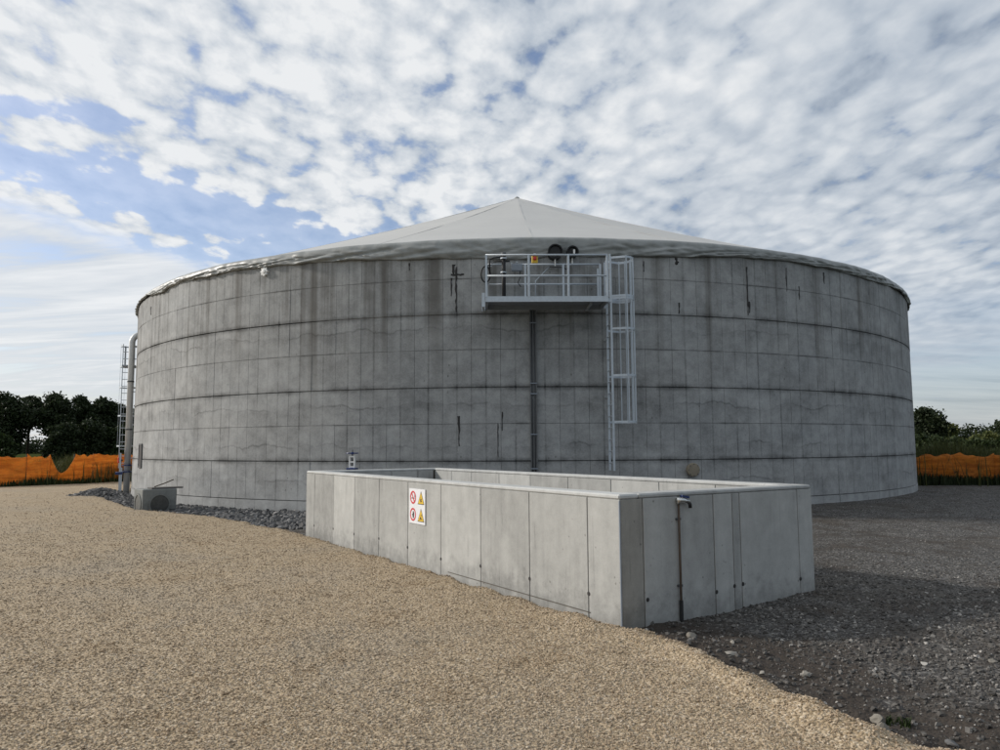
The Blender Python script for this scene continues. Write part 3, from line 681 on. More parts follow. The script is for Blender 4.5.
# two black sight tubes through the skirt
for phi, rr0, zz0, dl in ((1.93, 0.19, 6.86, 0.30), (3.50, 0.15, 6.87, 0.26)):
    p, n_, t_ = at_wall(phi, zz0)
    vp = MB().lathe([(rr0, 0.0), (rr0, dl), (rr0 + 0.012, dl), (rr0 + 0.012, dl + 0.02), (rr0 - 0.02, dl + 0.02), (rr0 - 0.03, dl - 0.05)], p, n_, 22).build('sight_tube', M['rubber'], tank, False)
    MB().lathe([(rr0 - 0.045, 0), (rr0 - 0.045, 0.01)], p + n_ * (dl - 0.04), n_, 20).build('glass', M['black'], vp)
    if phi > 3: MB().box(p + n_ * (dl + 0.035) + t_ * 0.03 + Vector((0, 0, -0.01)), (0.05, 0.02, 0.11), (t_, n_, Vector((0, 0, 1)))).build('painted_glint', M['white'], vp)  # small white box painted in as the highlight on the second tube
    MB().tube([p + n_ * (dl - 0.1) + Vector((0, 0, -rr0)), p + n_ * (dl - 0.12) + Vector((0, 0, -rr0 - 0.18))], 0.02, 6).build('drain_nipple', M['white'], vp)
# white vent cap, slot opening, capped stub
p, n_, t_ = at_wall(-27.46, 6.87)
vc = MB()
prof = []
for k in range(48):
    an = 2 * math.pi * k / 48; rad_ = 0.125 + 0.018 * math.cos(8 * an); prof.append((rad_ * math.cos(an), rad_ * math.sin(an)))
vc.prism(prof, p, t_, Vector((0, 0, 1)), 0.07); cap = vc.build('vent_cap', M['white'], tank)
MB().lathe([(0.06, 0), (0.06, 0.025), (0.02, 0.03)], p + n_ * 0.07, n_, 14).build('boss', M['white'], cap)
p, n_, t_ = at_wall(-54.0, 1.42); Zu = Vector((0, 0, 1))
fr = MB()
for sx in (-1, 1): fr.box(p + t_ * (0.24 * sx) + n_ * 0.0, (0.05, 0.07, 0.86), (t_, n_, Zu))
for sz_ in (-1, 1): fr.box(p + Zu * (0.405 * sz_) + n_ * 0.0, (0.428, 0.068, 0.05), (t_, n_, Zu))
hat = fr.build('wall_opening', M['darksteel'], tank); MB().box(p + n_ * 0.004, (0.426, 0.03, 0.758), (t_, n_, Zu)).build('opening_shade_plate', M['tar'], hat)  # flat dark plate stands in for the shade inside the opening
p, n_, t_ = at_wall(14.43, 1.03)
stub = MB().lathe([(0.15, -0.04), (0.15, 0.10), (0.185, 0.10), (0.185, 0.15), (0.17, 0.165), (0.05, 0.172)], p, n_, 24).build('pipe_stub', M['cap'], tank)
for k in range(8):
    an = 2 * math.pi * k / 8; MB().lathe([(0.012, 0), (0.012, 0.02)], p + n_ * 0.16 + (t_ * math.cos(an) + Zu * math.sin(an)) * 0.155, n_, 6).build('bolt', M['darksteel'], stub)
# tar runs under the rim
def tar(phi, z0, z1, w_, seed):
    rs = random.Random(seed); n = max(5, int((z0 - z1) / 0.10)); L, Rg = [], []
    for i in range(n + 1):
        zz = z0 + (z1 - z0) * i / n; ww = w_ * (0.35 + 0.9 * rs.random()) * (1.0 - 0.45 * i / n); cx = w_ * 0.35 * (rs.random() - 0.5)
        L.append((cx - ww / 2, zz)); Rg.append((cx + ww / 2, zz))
    mb_ = MB(); V = []
    for (l, r0) in zip(L, Rg):
        for xx, off in ((l[0], 0.0), (l[0] * 0.8, 0.009), (r0[0] * 0.8, 0.009), (r0[0], 0.0)):
            V.append((*cyl(R_(phi) + xx / TR, TR + off), l[1]))
    F = [(i * 4 + k, i * 4 + k + 1, i * 4 + k + 5, i * 4 + k + 4) for i in range(n) for k in range(3)]
    mb_.add(V, F).build('tar_run', M['tar'], tank, True)
for i, (phi, z0, z1, w_) in enumerate(((-7.3, 6.62, 6.30, 0.10), (-7.05, 6.55, 5.30, 0.07), (-7.5, 6.25, 5.75, 0.05), (10.3, 6.72, 6.42, 0.05), (13.6, 6.85, 6.66, 0.14), (13.7, 5.6, 5.3, 0.05),
        (21.2, 6.75, 5.35, 0.06), (21.4, 5.75, 5.42, 0.10), (26.2, 6.86, 6.15, 0.05), (27.9, 6.35, 5.95, 0.06), (31.8, 6.9, 6.55, 0.08), (-11.5, 6.72, 6.5, 0.05), (-51.5, 6.7, 6.4, 0.12), (-2.9, 2.6, 2.1, 0.05), (-3.3, 2.3, 1.4, 0.04), (-6.8, 2.5, 1.7, 0.06))):
    tar(phi, z0, z1, w_, i)
p0 = MB(); V = []
for l, zz in enumerate((6.31, 6.36)):
    for k in range(8): V.append((*cyl(R_(-7.55) + k * 0.055 / TR * 0.95, TR + 0.007), zz + 0.012 * math.sin(k * 2.1 + l)))
p0.add(V, [(k, k + 1, 9 + k, 8 + k) for k in range(7)]).build('tar_run', M['tar'], tank)

# ------------------------------------------------------------------ service platform (local x along the wall, -y away from it)
PHI = 0.92
def wall_frame(phi_deg, z): a = R_(phi_deg); return (TC.x + TR * math.sin(a), TC.y - TR * math.cos(a), z), a
loc, rz = wall_frame(PHI, 5.32)
pl = thing('service_platform', 'galvanised steel service platform with railings high on the tank wall', 'platform', loc, rz)
HW = 1.56; DEP = 1.15; Y0 = -0.06
mb = MB(); mb.bar((-HW, -DEP, 0.08), (HW, -DEP, 0.08), 0.06, 0.14); mb.build('front_beam', M['galv'], pl)
mb = MB(); mb.bar((-HW, Y0 - 0.05, 0.06), (HW, Y0 - 0.05, 0.06), 0.06, 0.12); mb.build('rear_beam', M['galvdark'], pl)
for sx in (-1, 1): MB().bar((sx * (HW - 0.03), -DEP + 0.032, 0.07), (sx * (HW - 0.03), Y0 - 0.082, 0.07), 0.055, 0.13).build('side_beam', M['galvdark'], pl)
for k in range(12):                                                   # deck planks of pressed steel
    x0 = -HW + 0.06 + k * (2 * HW - 0.12) / 12
    MB().box((x0 + 0.128, (-DEP + Y0) / 2 - 0.01, 0.125), (0.245, DEP - 0.16, 0.03)).build('deck_plank', M['galvdark'], pl)
for sx in (-HW - 0.06, HW - 0.4):
    br = MB(); br.bar((sx, Y0 + 0.03, 0.02), (sx, -DEP * 0.75, 0.02), 0.05, 0.05); br.bar((sx, 0.0, -0.02), (sx, 0.0, 0.28), 0.09, 0.02, (0, 1, 0)); br.build('bracket', M['galv'], pl)
MB().box((-HW - 0.055, -DEP + 0.02, 0.06), (0.075, 0.10, 0.36)).build('end_plate', M['galv'], pl)
def rail(y_, xs, zt, zm, parts, posts, pr=0.025):
    for z_ in (zt, zm):
        for (xa, xb) in parts(z_): MB().tube([(xa, y_, z_), (xb, y_, z_)], pr, 8).build('rail', M['galv'], pl, True)
    for xp in posts: MB().bar((xp, y_, 0.13), (xp, y_, zt), 0.052, 0.052, (0, 1, 0)).build('post', M['galv'], pl)
ZT, ZM = 1.22, 0.68
rail(-DEP - 0.012, None, ZT, ZM, lambda z_: [(-HW, HW)], (-HW + 0.02, -0.46, 0.55, HW - 0.02))
rail(Y0 - 0.10, None, ZT, ZM, lambda z_: [(-HW + 0.06, -1.02), (-0.78, HW - 0.05)] if z_ == ZT else [(-HW + 0.06, HW - 0.05)], (-HW + 0.03, -0.50, 0.52, HW - 0.05))
for sx in (-1,): 
    for z_ in (ZT, ZM): MB().tube([(sx * (HW - 0.02), -DEP, z_), (sx * (HW - 0.02), Y0 - 0.1, z_)], 0.02, 8).build('rail', M['galv'], pl, True)
MB().bar((HW + 0.06, -DEP + 0.02, 0.0), (HW + 0.06, -DEP + 0.02, ZT + 0.03), 0.042, 0.042, (0, 1, 0)).build('gate_post', M['galv'], pl)
MB().bar((HW + 0.06, Y0 - 0.16, 0.0), (HW + 0.06, Y0 - 0.16, ZT + 0.03), 0.042, 0.042, (0, 1, 0)).build('gate_post', M['galv'], pl)
MB().bar((HW - 0.14, Y0 - 0.30, 0.16), (HW - 0.14, Y0 - 0.30, 1.05), 0.05, 0.03, (0, 1, 0)).build('post', M['galv'], pl)
for z_ in (0.04,): MB().bar((HW - 0.02, -DEP + 0.02, z_), (HW + 0.09, -DEP + 0.02, z_), 0.05, 0.05).build('gate_bracket', M['galv'], pl); MB().bar((HW - 0.02, Y0 - 0.16, z_), (HW + 0.09, Y0 - 0.16, z_), 0.05, 0.05).build('gate_bracket', M['galv'], pl)

# equipment standing on / hanging from the platform and wall
loc2, rz2 = loc, rz
def local_thing(name, label, cat, lx, ly, lz):
    c, s_ = math.cos(rz), math.sin(rz)
    return thing(name, label, cat, (loc[0] + lx * c - ly * s_, loc[1] + lx * s_ + ly * c, loc[2] + lz), rz)
dp = local_thing('dip_pipe', 'black vertical dip pipe with steel flanges on the platform', 'pipe', -1.08, -0.42, 0.142)
MB().tube([(0, 0, 0.0), (0, 0, 1.22)], 0.052, 12).build('pipe', M['rubber'], dp, True)
for z_ in (0.0, 0.78, 1.16): MB().lathe([(0.085, 0), (0.085, 0.03)], (0, 0, z_), (0, 0, 1), 14).build('flange', M['galv'], dp)
MB().lathe([(0.03, 0), (0.07, 0.02), (0.07, 0.10), (0.03, 0.13)], (0, 0, 1.22), (0, 0, 1), 12).build('head', M['darksteel'], dp)
MB().tube([(-0.26, 0, 1.10), (0, 0, 1.10), (0.16, 0, 1.10)], 0.022, 8).build('cross_pipe', M['rubber'], dp, True)
gb = local_thing('junction_box', 'grey plastic junction box on the platform rail beside the yellow switch', 'box', -0.72, Y0 - 0.155, 1.0)
MB().box((0, 0, 0.12), (0.30, 0.07, 0.20), bev=0.012).build('housing', M['greybox'], gb); MB().box((0, -0.039, 0.12), (0.26, 0.008, 0.16)).build('lid', M['greybox'], gb)
MB().tube([(0.08, 0, 0.03), (0.08, -0.02, -0.15), (0.02, -0.02, -0.30), (0.10, 0, -0.40)], 0.012, 6).build('cable', M['rubber'], gb, True)
MB().bar((0, 0.03, 0.26), (0, 0.052, 0.28), 0.05, 0.03).build('hook', M['galv'], gb)
MB().bar((-0.14, 0.047, 0.02), (-0.14, 0.047, 0.27), 0.03, 0.012, (0, 1, 0)).build('strap', M['galv'], gb)
yb = local_thing('emergency_switch', 'small yellow emergency switch with a red button on the platform railing', 'switch', -0.30, -DEP + 0.052, 1.02)
MB().box((0, 0, 0.10), (0.155, 0.08, 0.20), bev=0.012).build('housing', M['yellow'], yb)
MB().lathe([(0.028, 0), (0.028, 0.02), (0.045, 0.02), (0.045, 0.045), (0.03, 0.055)], (0, -0.04, 0.11), (0, -1, 0), 14).build('button', M['red'], yb, False)
MB().bar((0.0, -0.03, 0.20), (0.0, -0.03, 0.25), 0.06, 0.02, (0, 1, 0)).build('bracket', M['galv'], yb)
hl = local_thing('cable_loop', 'black cable coiled in a loop at the left end of the platform', 'cable', -HW + 0.06, -0.10, 0.56)
mb = MB(); path = []
for k in range(26):
    an = 2 * math.pi * k / 22 + 0.6; path.append((-0.06 + 0.125 * math.sin(an) * (1 - 0.004 * k), -0.10 - 0.004 * k, 0.37 + 0.21 * math.cos(an)))
mb.tube(path + [(0.05, -0.12, 0.78), (0.16, -0.10, 0.83), (0.42, -0.10, 0.86)], 0.021, 7).build('coil', M['rubber'], hl, True)
MB().bar((0.0, -0.075, 0.62), (0.10, -0.05, 0.62), 0.03, 0.02).build('hanger', M['galv'], hl)
arm = local_thing('hoist_arm', 'thin diagonal steel stay behind the platform railing', 'stay', 0.05, -0.13, 0.143)
MB().tube([(-0.28, -0.05, 0.0), (-0.28, -0.05, 0.62), (0.10, 0.0, 1.02)], 0.014, 6).build('stay_rod', M['galv'], arm, True)
MB().bar((-0.28, -0.05, 0.0), (-0.28, -0.05, 0.012), 0.12, 0.12, (0, 1, 0)).build('foot_plate', M['galv'], arm)
MB().tube([(0.10, 0.0, 1.02), (0.45, -0.01, 1.00), (0.62, 0.0, 0.92)], 0.014, 6).build('cross_rod', M['darksteel'], arm, True)

# cable tray down the wall
loc3, rz3 = wall_frame(-0.08, 0.05)
ct = thing('cable_tray', 'narrow dark steel cable tray running down the wall below the platform', 'cable tray', loc3, rz3)
MB().box((0, -0.030, 2.70), (0.15, 0.03, 5.20)).build('back_plate', M['traysteel'], ct)
for sx in (-1, 1): MB().box((sx * 0.082, -0.045, 2.70), (0.014, 0.075, 5.20)).build('side_flange', M['traysteel'], ct)
for z_ in (1.05, 1.95, 3.02, 3.30, 4.92): MB().box((0, -0.088, z_), (0.185, 0.012, 0.03)).build('clamp', M['greybox'], ct)
for sx in (-0.035, 0.03): MB().tube([(sx, -0.062, 0.05), (sx, -0.062, 5.25)], 0.014, 6).build('cable', M['darksteel'], ct, True)

# ------------------------------------------------------------------ ladders
def ladder(name, label, phi, zb, zt, zc0, zc1, side=1, step=0.30, hoops=(), standoff=0.18, wid=0.42, cage=0.74, bars=7):
    """ladder in the plane square to the wall; the cage bulges sideways"""
    l_, r0 = wall_frame(phi, zb); t = thing(name, label, 'ladder', l_, r0)
    ya, yb_ = -standoff, -standoff - wid
    for y_ in (ya, yb_): MB().bar((0, y_, 0), (0, y_, zt - zb), 0.055, 0.025, (0, 1, 0)).build('stile', M['galv'], t)
    n = int((min(zt, zc1) - zb) / step)
    me = None
    for k in range(n):
        z_ = 0.2 + k * step
        if me is None:
            me = MB().tube([(0, ya - 0.013, 0), (0, yb_ + 0.013, 0)], 0.016, 6).mesh('rung'); me.materials.append(M['galv'])
        o = link('rung', me, None, t); o.location = (0, 0, z_)
    yc = (ya + yb_) / 2; cr = cage / 2
    def hoop_pt(an, r=cr): return (side * (0.36 + r * math.sin(an)) if abs(an) < 9 else 0, yc - r * math.cos(an))
    arc = [(side * 0.013, ya)] + [(side * (0.30 + cr * math.sin(a)), yc + cr * math.cos(a)) for a in np.linspace(0.15, math.pi - 0.15, 13)] + [(side * 0.013, yb_)]
    for z_ in hoops:
        mb = MB()
        for p, q in zip(arc[:-1], arc[1:]): mb.bar((p[0], p[1], z_ - zb), (q[0], q[1], z_ - zb), 0.008, 0.055)
        mb.build('hoop', M['galv'], t)
    for a in np.linspace(0.25, math.pi - 0.25, bars):
        x_, y_ = side * (0.30 + (cr - 0.008) * math.sin(a)), yc + (cr - 0.008) * math.cos(a)
        MB().bar((x_, y_, zc0 - zb - 0.02), (x_, y_, zc1 - zb + 0.02), 0.03, 0.008, (0, 1, 0)).build('cage_bar', M['galv'], t)
    for z_ in np.linspace(zb + 0.4, zt - 0.6, 4): MB().bar((0, 0.02, z_ - zb), (0, ya + 0.027, z_ - zb), 0.04, 0.04).build('wall_bracket', M['galv'], t)
    return t
ladder('caged_ladder', 'galvanised caged ladder at the right end of the service platform', 6.45, 1.05, 6.62, 2.28, 6.62, 1, 0.30, (2.30, 3.50, 4.72, 5.52, 5.58, 6.60), 0.30)

# ladder and standpipe at the left flank
t2 = ladder('caged_ladder', 'caged ladder at the left edge of the tank beside the standpipe', -67.4, 0.9, 5.9, 1.75, 5.9, -1, 0.28, (1.78, 3.0, 4.15, 5.0, 5.85), 0.16, 0.36, 0.62)
lx = t2
MB().box((-0.30, -0.46, 4.55), (0.45, 0.03, 0.75)).build('guard_panel', M['greybox'], t2)
MB().box((-0.25, -0.30, 4.12), (0.60, 0.50, 0.06)).build('landing', M['galvdark'], t2)
MB().bar((0.0, -0.42, -0.95), (0.0, -0.42, 0.02), 0.07, 0.07, (0, 1, 0)).build('support_leg', M['galv'], t2)
loc4, rz4 = wall_frame(-65.3, 0.0)
spipe = thing('standpipe', 'tall pale steel standpipe bending into the left side of the tank', 'pipe', loc4, rz4)
path = [(0, -0.18, -0.1), (0, -0.18, 5.9)] + [(0, -0.18 + 0.34 * (1 - math.cos(a)), 5.9 + 0.34 * math.sin(a)) for a in np.linspace(0.2, math.pi / 2, 7)] + [(0, 0.25, 6.24)]
MB().tube(path, 0.115, 16).build('pipe', M['steelpipe'], spipe, True)
for z_ in (0.75, 1.0): MB().lathe([(0.19, 0), (0.19, 0.04)], (0, -0.18, z_), (0, 0, 1), 18).build('flange', M['blue'], spipe)
MB().box((-0.20, -0.46, 1.22), (0.16, 0.16, 0.22), bev=0.02).build('actuator', M['orangered'], spipe)
MB().tube([(0, -0.36, 1.22), (-0.2, -0.46, 1.22)], 0.03, 8).build('stem', M['darksteel'], spipe)
for z_ in (2.4, 4.3): MB().lathe([(0.13, 0), (0.13, 0.05)], (0, -0.18, z_), (0, 0, 1), 16).build('clamp', M['darksteel'], spipe)
loc5, rz5 = wall_frame(-66.2, 0.0)
cab = thing('control_stand', 'small steel stand with a blue shelf at the foot of the standpipe', 'stand', (loc5[0] - 0.24, loc5[1] - 0.50, 0), rz5)
for sx in (-0.14, 0.14): MB().bar((sx, 0, -0.05), (sx, 0, 1.5), 0.05, 0.05, (0, 1, 0)).build('post', M['galv'], cab)
MB().box((0, -0.03, 0.72), (0.36, 0.26, 0.10)).build('shelf', M['blue'], cab); MB().box((0, -0.035, 1.35), (0.34, 0.02, 0.34)).build('panel', M['greybox'], cab)

# blue gate valve in front of the tank, seen over the basin
loc6, rz6 = wall_frame(-16.0, 0.0)
gv = thing('gate_valve', 'blue gate valve with handwheel and white bonnet behind the basin', 'valve', loc6, rz6)
MB().tube([(0, 0.08, 0.78), (0, -0.95, 0.78)], 0.11, 16).build('pipe', M['steelpipe'], gv, True)
MB().lathe([(0.19, 0), (0.19, 0.04)], (0, -0.42, 0.78), (0, -1, 0), 18).build('flange', M['blue'], gv); MB().lathe([(0.19, 0), (0.19, 0.04)], (0, -0.72, 0.78), (0, -1, 0), 18).build('flange', M['blue'], gv)
MB().box((0, -0.57, 0.92), (0.24, 0.22, 0.36), bev=0.03).build('body', M['blue'], gv)
MB().box((0, -0.57, 1.12), (0.26, 0.20, 0.05), bev=0.01).build('base_flange', M['blue'], gv)
bn = MB()
for sx in (-1, 1): bn.box((sx * 0.07, -0.57, 1.30), (0.035, 0.06, 0.32))
for z_ in (1.17, 1.30, 1.44): bn.box((0, -0.57, z_), (0.11, 0.058, 0.035))
bn.build('bonnet', M['white'], gv)
MB().tube([(0, -0.57, 1.10), (0, -0.57, 1.62)], 0.016, 8).build('spindle', M['darksteel'], gv)
hw = MB(); hw.tube([(0.155 * math.cos(2 * math.pi * k / 20), -0.57 + 0.155 * math.sin(2 * math.pi * k / 20), 1.53) for k in range(20)], 0.016, 6, True)
for k in range(3):
    an = 2 * math.pi * k / 3; hw.bar((0, -0.57, 1.53), (0.15 * math.cos(an), -0.57 + 0.15 * math.sin(an), 1.53), 0.02, 0.015)
hw.lathe([(0.035, -0.03), (0.035, 0.03)], (0, -0.57, 1.53), (0, 0, 1), 10); hw.build('handwheel', M['blue'], gv)
MB().bar((0, -0.62, 0.68), (0, -0.62, -0.15), 0.12, 0.12, (0, 1, 0)).build('support', M['pit'], gv)

# ------------------------------------------------------------------ basin: local x along the long left wall (PU), local -y outward on that side
ba = math.atan2(PU.y, PU.x)
basin = thing('concrete_basin', 'low open concrete basin of pale cast panels in front of the tank', 'basin', (PN.x, PN.y, 0), ba)
# local frame: x = PU (0..PA), y = right-hand side is -y => PV = (x cross) ; PV in local is -y
def bw(x0, x1, y0, y1, z0, z1, name, m_=None, bev=0.012, parent=None):
    return MB().box(((x0 + x1) / 2, (y0 + y1) / 2, (z0 + z1) / 2), (x1 - x0, y1 - y0, z1 - z0), bev=bev).build(name, m_ or M['pit'], parent or basin)
CI = 0.010; ZB = -0.45
# cores (recessed behind the panel faces)
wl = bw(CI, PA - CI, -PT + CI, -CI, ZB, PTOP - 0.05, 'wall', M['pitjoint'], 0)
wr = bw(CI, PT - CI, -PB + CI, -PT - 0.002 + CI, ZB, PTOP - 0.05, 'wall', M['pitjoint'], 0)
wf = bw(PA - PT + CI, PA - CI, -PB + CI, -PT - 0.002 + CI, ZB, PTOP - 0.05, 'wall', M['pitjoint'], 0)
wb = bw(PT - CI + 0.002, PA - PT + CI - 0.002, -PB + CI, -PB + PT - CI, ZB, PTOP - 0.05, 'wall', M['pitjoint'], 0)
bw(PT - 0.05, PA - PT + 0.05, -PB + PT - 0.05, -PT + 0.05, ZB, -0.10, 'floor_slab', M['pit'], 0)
# coping: one continuous rounded top on each wall
cop = pit_concrete('basin_coping', (1.12, 1.13, 1.15))
bw(0.0, PA, -PT, 0.0, PTOP - 0.05 + 0.002, PTOP, 'coping', cop, 0.014, wl)
bw(0.0, PT, -PB, -PT - 0.003, PTOP - 0.05 + 0.002, PTOP - 0.001, 'coping', cop, 0.014, wr)
bw(PA - PT, PA, -PB, -PT - 0.003, PTOP - 0.05 + 0.002, PTOP - 0.001, 'coping', cop, 0.014, wf)
bw(PT + 0.003, PA - PT - 0.003, -PB, -PB + PT, PTOP - 0.05 + 0.002, PTOP - 0.0005, 'coping', cop, 0.014, wb)
G = 0.005
def run_panels(cuts, fn, parent):
    for a, b_ in zip(cuts[:-1], cuts[1:]): fn(a + G, b_ - G, parent)
PJ = 0.02
def pan(x0, x1, y0, y1, parent, m_=None, z1=PTOP - 0.049): return bw(x0, x1, y0, y1, ZB, z1, 'panel', m_, 0.004, parent)
left_cuts = [0.0, 0.48, 1.49, 2.53, 3.55, 4.56, 5.59, 6.60, 7.59, 8.61, PA]
LJ = lambda: random.uniform(-0.0015, 0.0015)
for a, b_ in zip(left_cuts[:-1], left_cuts[1:]):
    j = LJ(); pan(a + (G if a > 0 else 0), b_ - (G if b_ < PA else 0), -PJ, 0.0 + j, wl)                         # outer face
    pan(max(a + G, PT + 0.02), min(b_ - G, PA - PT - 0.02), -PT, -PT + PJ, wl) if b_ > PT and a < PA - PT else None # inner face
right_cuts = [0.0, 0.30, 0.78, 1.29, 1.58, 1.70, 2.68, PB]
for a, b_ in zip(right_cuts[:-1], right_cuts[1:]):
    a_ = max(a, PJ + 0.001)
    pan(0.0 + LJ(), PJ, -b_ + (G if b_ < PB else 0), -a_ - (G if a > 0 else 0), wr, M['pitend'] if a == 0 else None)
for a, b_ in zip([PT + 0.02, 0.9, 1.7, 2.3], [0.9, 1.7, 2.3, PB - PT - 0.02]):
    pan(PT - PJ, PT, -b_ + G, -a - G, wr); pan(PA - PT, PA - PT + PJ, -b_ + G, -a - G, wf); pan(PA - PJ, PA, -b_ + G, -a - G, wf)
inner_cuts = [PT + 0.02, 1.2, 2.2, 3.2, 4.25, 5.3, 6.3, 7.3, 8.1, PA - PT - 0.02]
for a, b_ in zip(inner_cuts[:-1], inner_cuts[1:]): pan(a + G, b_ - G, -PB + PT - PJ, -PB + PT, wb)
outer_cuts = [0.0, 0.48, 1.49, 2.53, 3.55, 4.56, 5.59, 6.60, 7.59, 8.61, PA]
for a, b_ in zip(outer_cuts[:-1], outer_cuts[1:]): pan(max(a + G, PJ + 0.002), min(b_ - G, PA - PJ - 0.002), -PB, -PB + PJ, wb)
# tie holes at the joints and a pipe sleeve inside
th_ = MB().lathe([(0.022, 0), (0.02, 0.004)], (0, 0, 0), (0, 1, 0), 10).mesh('tie_hole'); th_.materials.append(M['tar'])
for k, x_ in enumerate(left_cuts[1:-1]):
    o = link('tie_hole', th_, None, wl); o.location = (x_ + random.uniform(-.012, .012), 0.0, 0.26 + random.uniform(-0.05, 0.04))
th2 = MB().lathe([(0.022, 0), (0.02, 0.004)], (0, 0, 0), (-1, 0, 0), 10).mesh('tie_hole'); th2.materials.append(M['tar'])
for x_ in (0.335, 1.30, 1.575, 1.71, 2.68): o = link('tie_hole', th2, None, wr); o.location = (0.0, -x_, 0.24 + random.uniform(-0.05, 0.04))
MB().lathe([(0.05, 0), (0.05, 0.012)], (1.05, -PB + PT, 1.06), (0, 1, 0), 14).build('pipe_sleeve', M['cap'], wb)
# splay strip along the near corner
MB().bar((-0.004, 0.003, ZB), (-0.004, 0.003, PTOP - 0.06), 0.012, 0.012, (0, 1, 0)).build('corner_strip', M['greybox'], wl)
# horizontal lift line low on the long wall
MB().box((1.9, 0.0025, 0.07), (2.9, 0.004, 0.008)).build('lift_line', M['pitjoint'], wl)

# safety sign on the long wall (local frame of basin wall face, y = 0)
SX, SZ = 4.24, 0.86
def bpt(x_, y_, z_): c, s_ = math.cos(ba), math.sin(ba); return (PN.x + x_ * c - y_ * s_, PN.y + x_ * s_ + y_ * c, z_)
SW, SH = 0.50, 0.49
sg = thing('safety_sign', 'white safety sign with two red prohibition rings and two yellow warning triangles', 'sign', bpt(SX, 0.006, SZ - SH / 2), ba)
EX = Vector((-1, 0, 0)); EY = Vector((0, 0, 1)); SN = EX.cross(EY)          # seen from outside, right = -x
MB().box((0, 0.003, SH / 2), (SW, 0.006, SH)).build('board', M['signwhite'], sg)
def ctr(i, j, d=0.0): return Vector((0, 0.0065 + d, SH / 2)) + EX * ((-0.5 + i) * SW * 0.50) + EY * ((0.5 - j) * SH * 0.49)
for j in (0, 1):
    ps = MB(); c = ctr(0, j); ps.ring(0.068, 0.092, c, EX, EY, 0.002)
    if j == 0:
        an = R_(-55); d1 = EX * math.cos(an) + EY * math.sin(an); d2 = EX * -math.sin(an) + EY * math.cos(an)
        ps.prism([(-0.07, -0.011), (0.07, -0.011), (0.07, 0.011), (-0.07, 0.011)], c, d1, d2, 0.0019)
    sym = ps.build('prohibition_symbol', M['red'], sg)
    gl = MB()
    if j == 0:
        gl.prism([(-0.05, -0.018), (0.028, -0.018), (0.028, -0.004), (-0.05, -0.004)], c, EX, EY, 0.001)
        gl.prism([(0.034, -0.018), (0.046, -0.018), (0.046, -0.004), (0.034, -0.004)], c, EX, EY, 0.001)
        gl.prism([(0.03, 0.006), (0.045, 0.018), (0.035, 0.032), (0.05, 0.045), (0.058, 0.040), (0.045, 0.030), (0.056, 0.016), (0.04, 0.002)], c, EX, EY, 0.001)
    else:
        gl.prism([(-0.006, -0.05), (0.028, -0.052), (0.034, -0.01), (0.040, 0.03), (0.030, 0.034), (0.024, 0.012), (0.022, 0.050), (0.012, 0.050), (0.009, 0.012), (0.002, 0.044), (-0.008, 0.040), (-0.006, 0.0), (-0.024, 0.010), (-0.03, 0.0), (-0.014, -0.02)], c, EX, EY, 0.001)
    gl.build('pictogram', M['black'], sym)
    c = ctr(1, j); tri = [(-0.102, -0.088), (0.102, -0.088), (0.0, 0.098)]; tri2 = [(a * 0.84, b_ * 0.84 - 0.004) for a, b_ in tri]
    wt = MB().prism(tri, c, EX, EY, 0.001).build('warning_symbol', M['black'], sg)
    MB().prism(tri2, c + SN * 0.001, EX, EY, 0.001).build('field', M['yellow'], wt)
    gl = MB(); c2 = c + SN * 0.002
    if j == 0: gl.prism([(-0.035, -0.062), (-0.012, -0.04), (-0.03, -0.02), (-0.008, -0.016), (-0.004, 0.03), (0.006, -0.012), (0.026, -0.008), (0.014, -0.03), (0.036, -0.05), (0.010, -0.046), (0.004, -0.066), (-0.006, -0.046)], c2, EX, EY, 0.001)
    else:
        gl.prism([(-0.045, -0.064), (-0.02, -0.03), (-0.004, -0.012), (0.012, -0.018), (0.006, -0.03), (0.026, -0.044), (0.045, -0.05), (0.044, -0.06), (0.02, -0.056), (0.0, -0.044), (-0.018, -0.062)], c2, EX, EY, 0.001)
        gl.prism([(0.010 + 0.012 * math.cos(2 * math.pi * k / 10), 0.004 + 0.012 * math.sin(2 * math.pi * k / 10)) for k in range(10)], c2, EX, EY, 0.001)
    gl.build('pictogram', M['black'], wt)

# water tap on the short wall
tapx = 0.76
tp = thing('water_tap', 'nickel water tap with a blue lever on a rusty pipe up the basin wall', 'tap', bpt(-0.026, -tapx, 0.02), ba)
MB().tube([(0, 0, -0.12), (0, 0, 1.12)], 0.012, 10).build('pipe', M['rustpipe'], tp, True)
MB().lathe([(0.019, 0), (0.019, 0.22)], (0, 0, -0.06), (0, 0, 1), 10).build('sleeve', M['black'], tp)
for z_ in (0.30, 0.95): MB().box((0.012, 0, z_), (0.028, 0.055, 0.02)).build('clip', M['darksteel'], tp)
mb = MB(); mb.lathe([(0.024, -0.03), (0.024, 0.03)], (0, 0, 1.13), (0, 0, 1), 12); mb.tube([(0, 0.025, 1.14), (-0.01, -0.05, 1.135), (-0.015, -0.13, 1.118)], [0.023, 0.026, 0.021], 10)
mb.build('tap_body', M['chrome'], tp, True)
MB().tube([(-0.015, -0.128, 1.115), (-0.018, -0.142, 1.09), (-0.018, -0.145, 1.055)], 0.018, 10).build('hose_nozzle', M['black'], tp, True)
MB().bar((-0.01, -0.03, 1.178), (-0.015, -0.125, 1.160), 0.034, 0.022).build('lever', M['blue'], tp)
MB().lathe([(0.010, 0), (0.010, 0.03)], (-0.008, -0.05, 1.145), (0, 0, 1), 8).build('lever_stem', M['chrome'], tp)

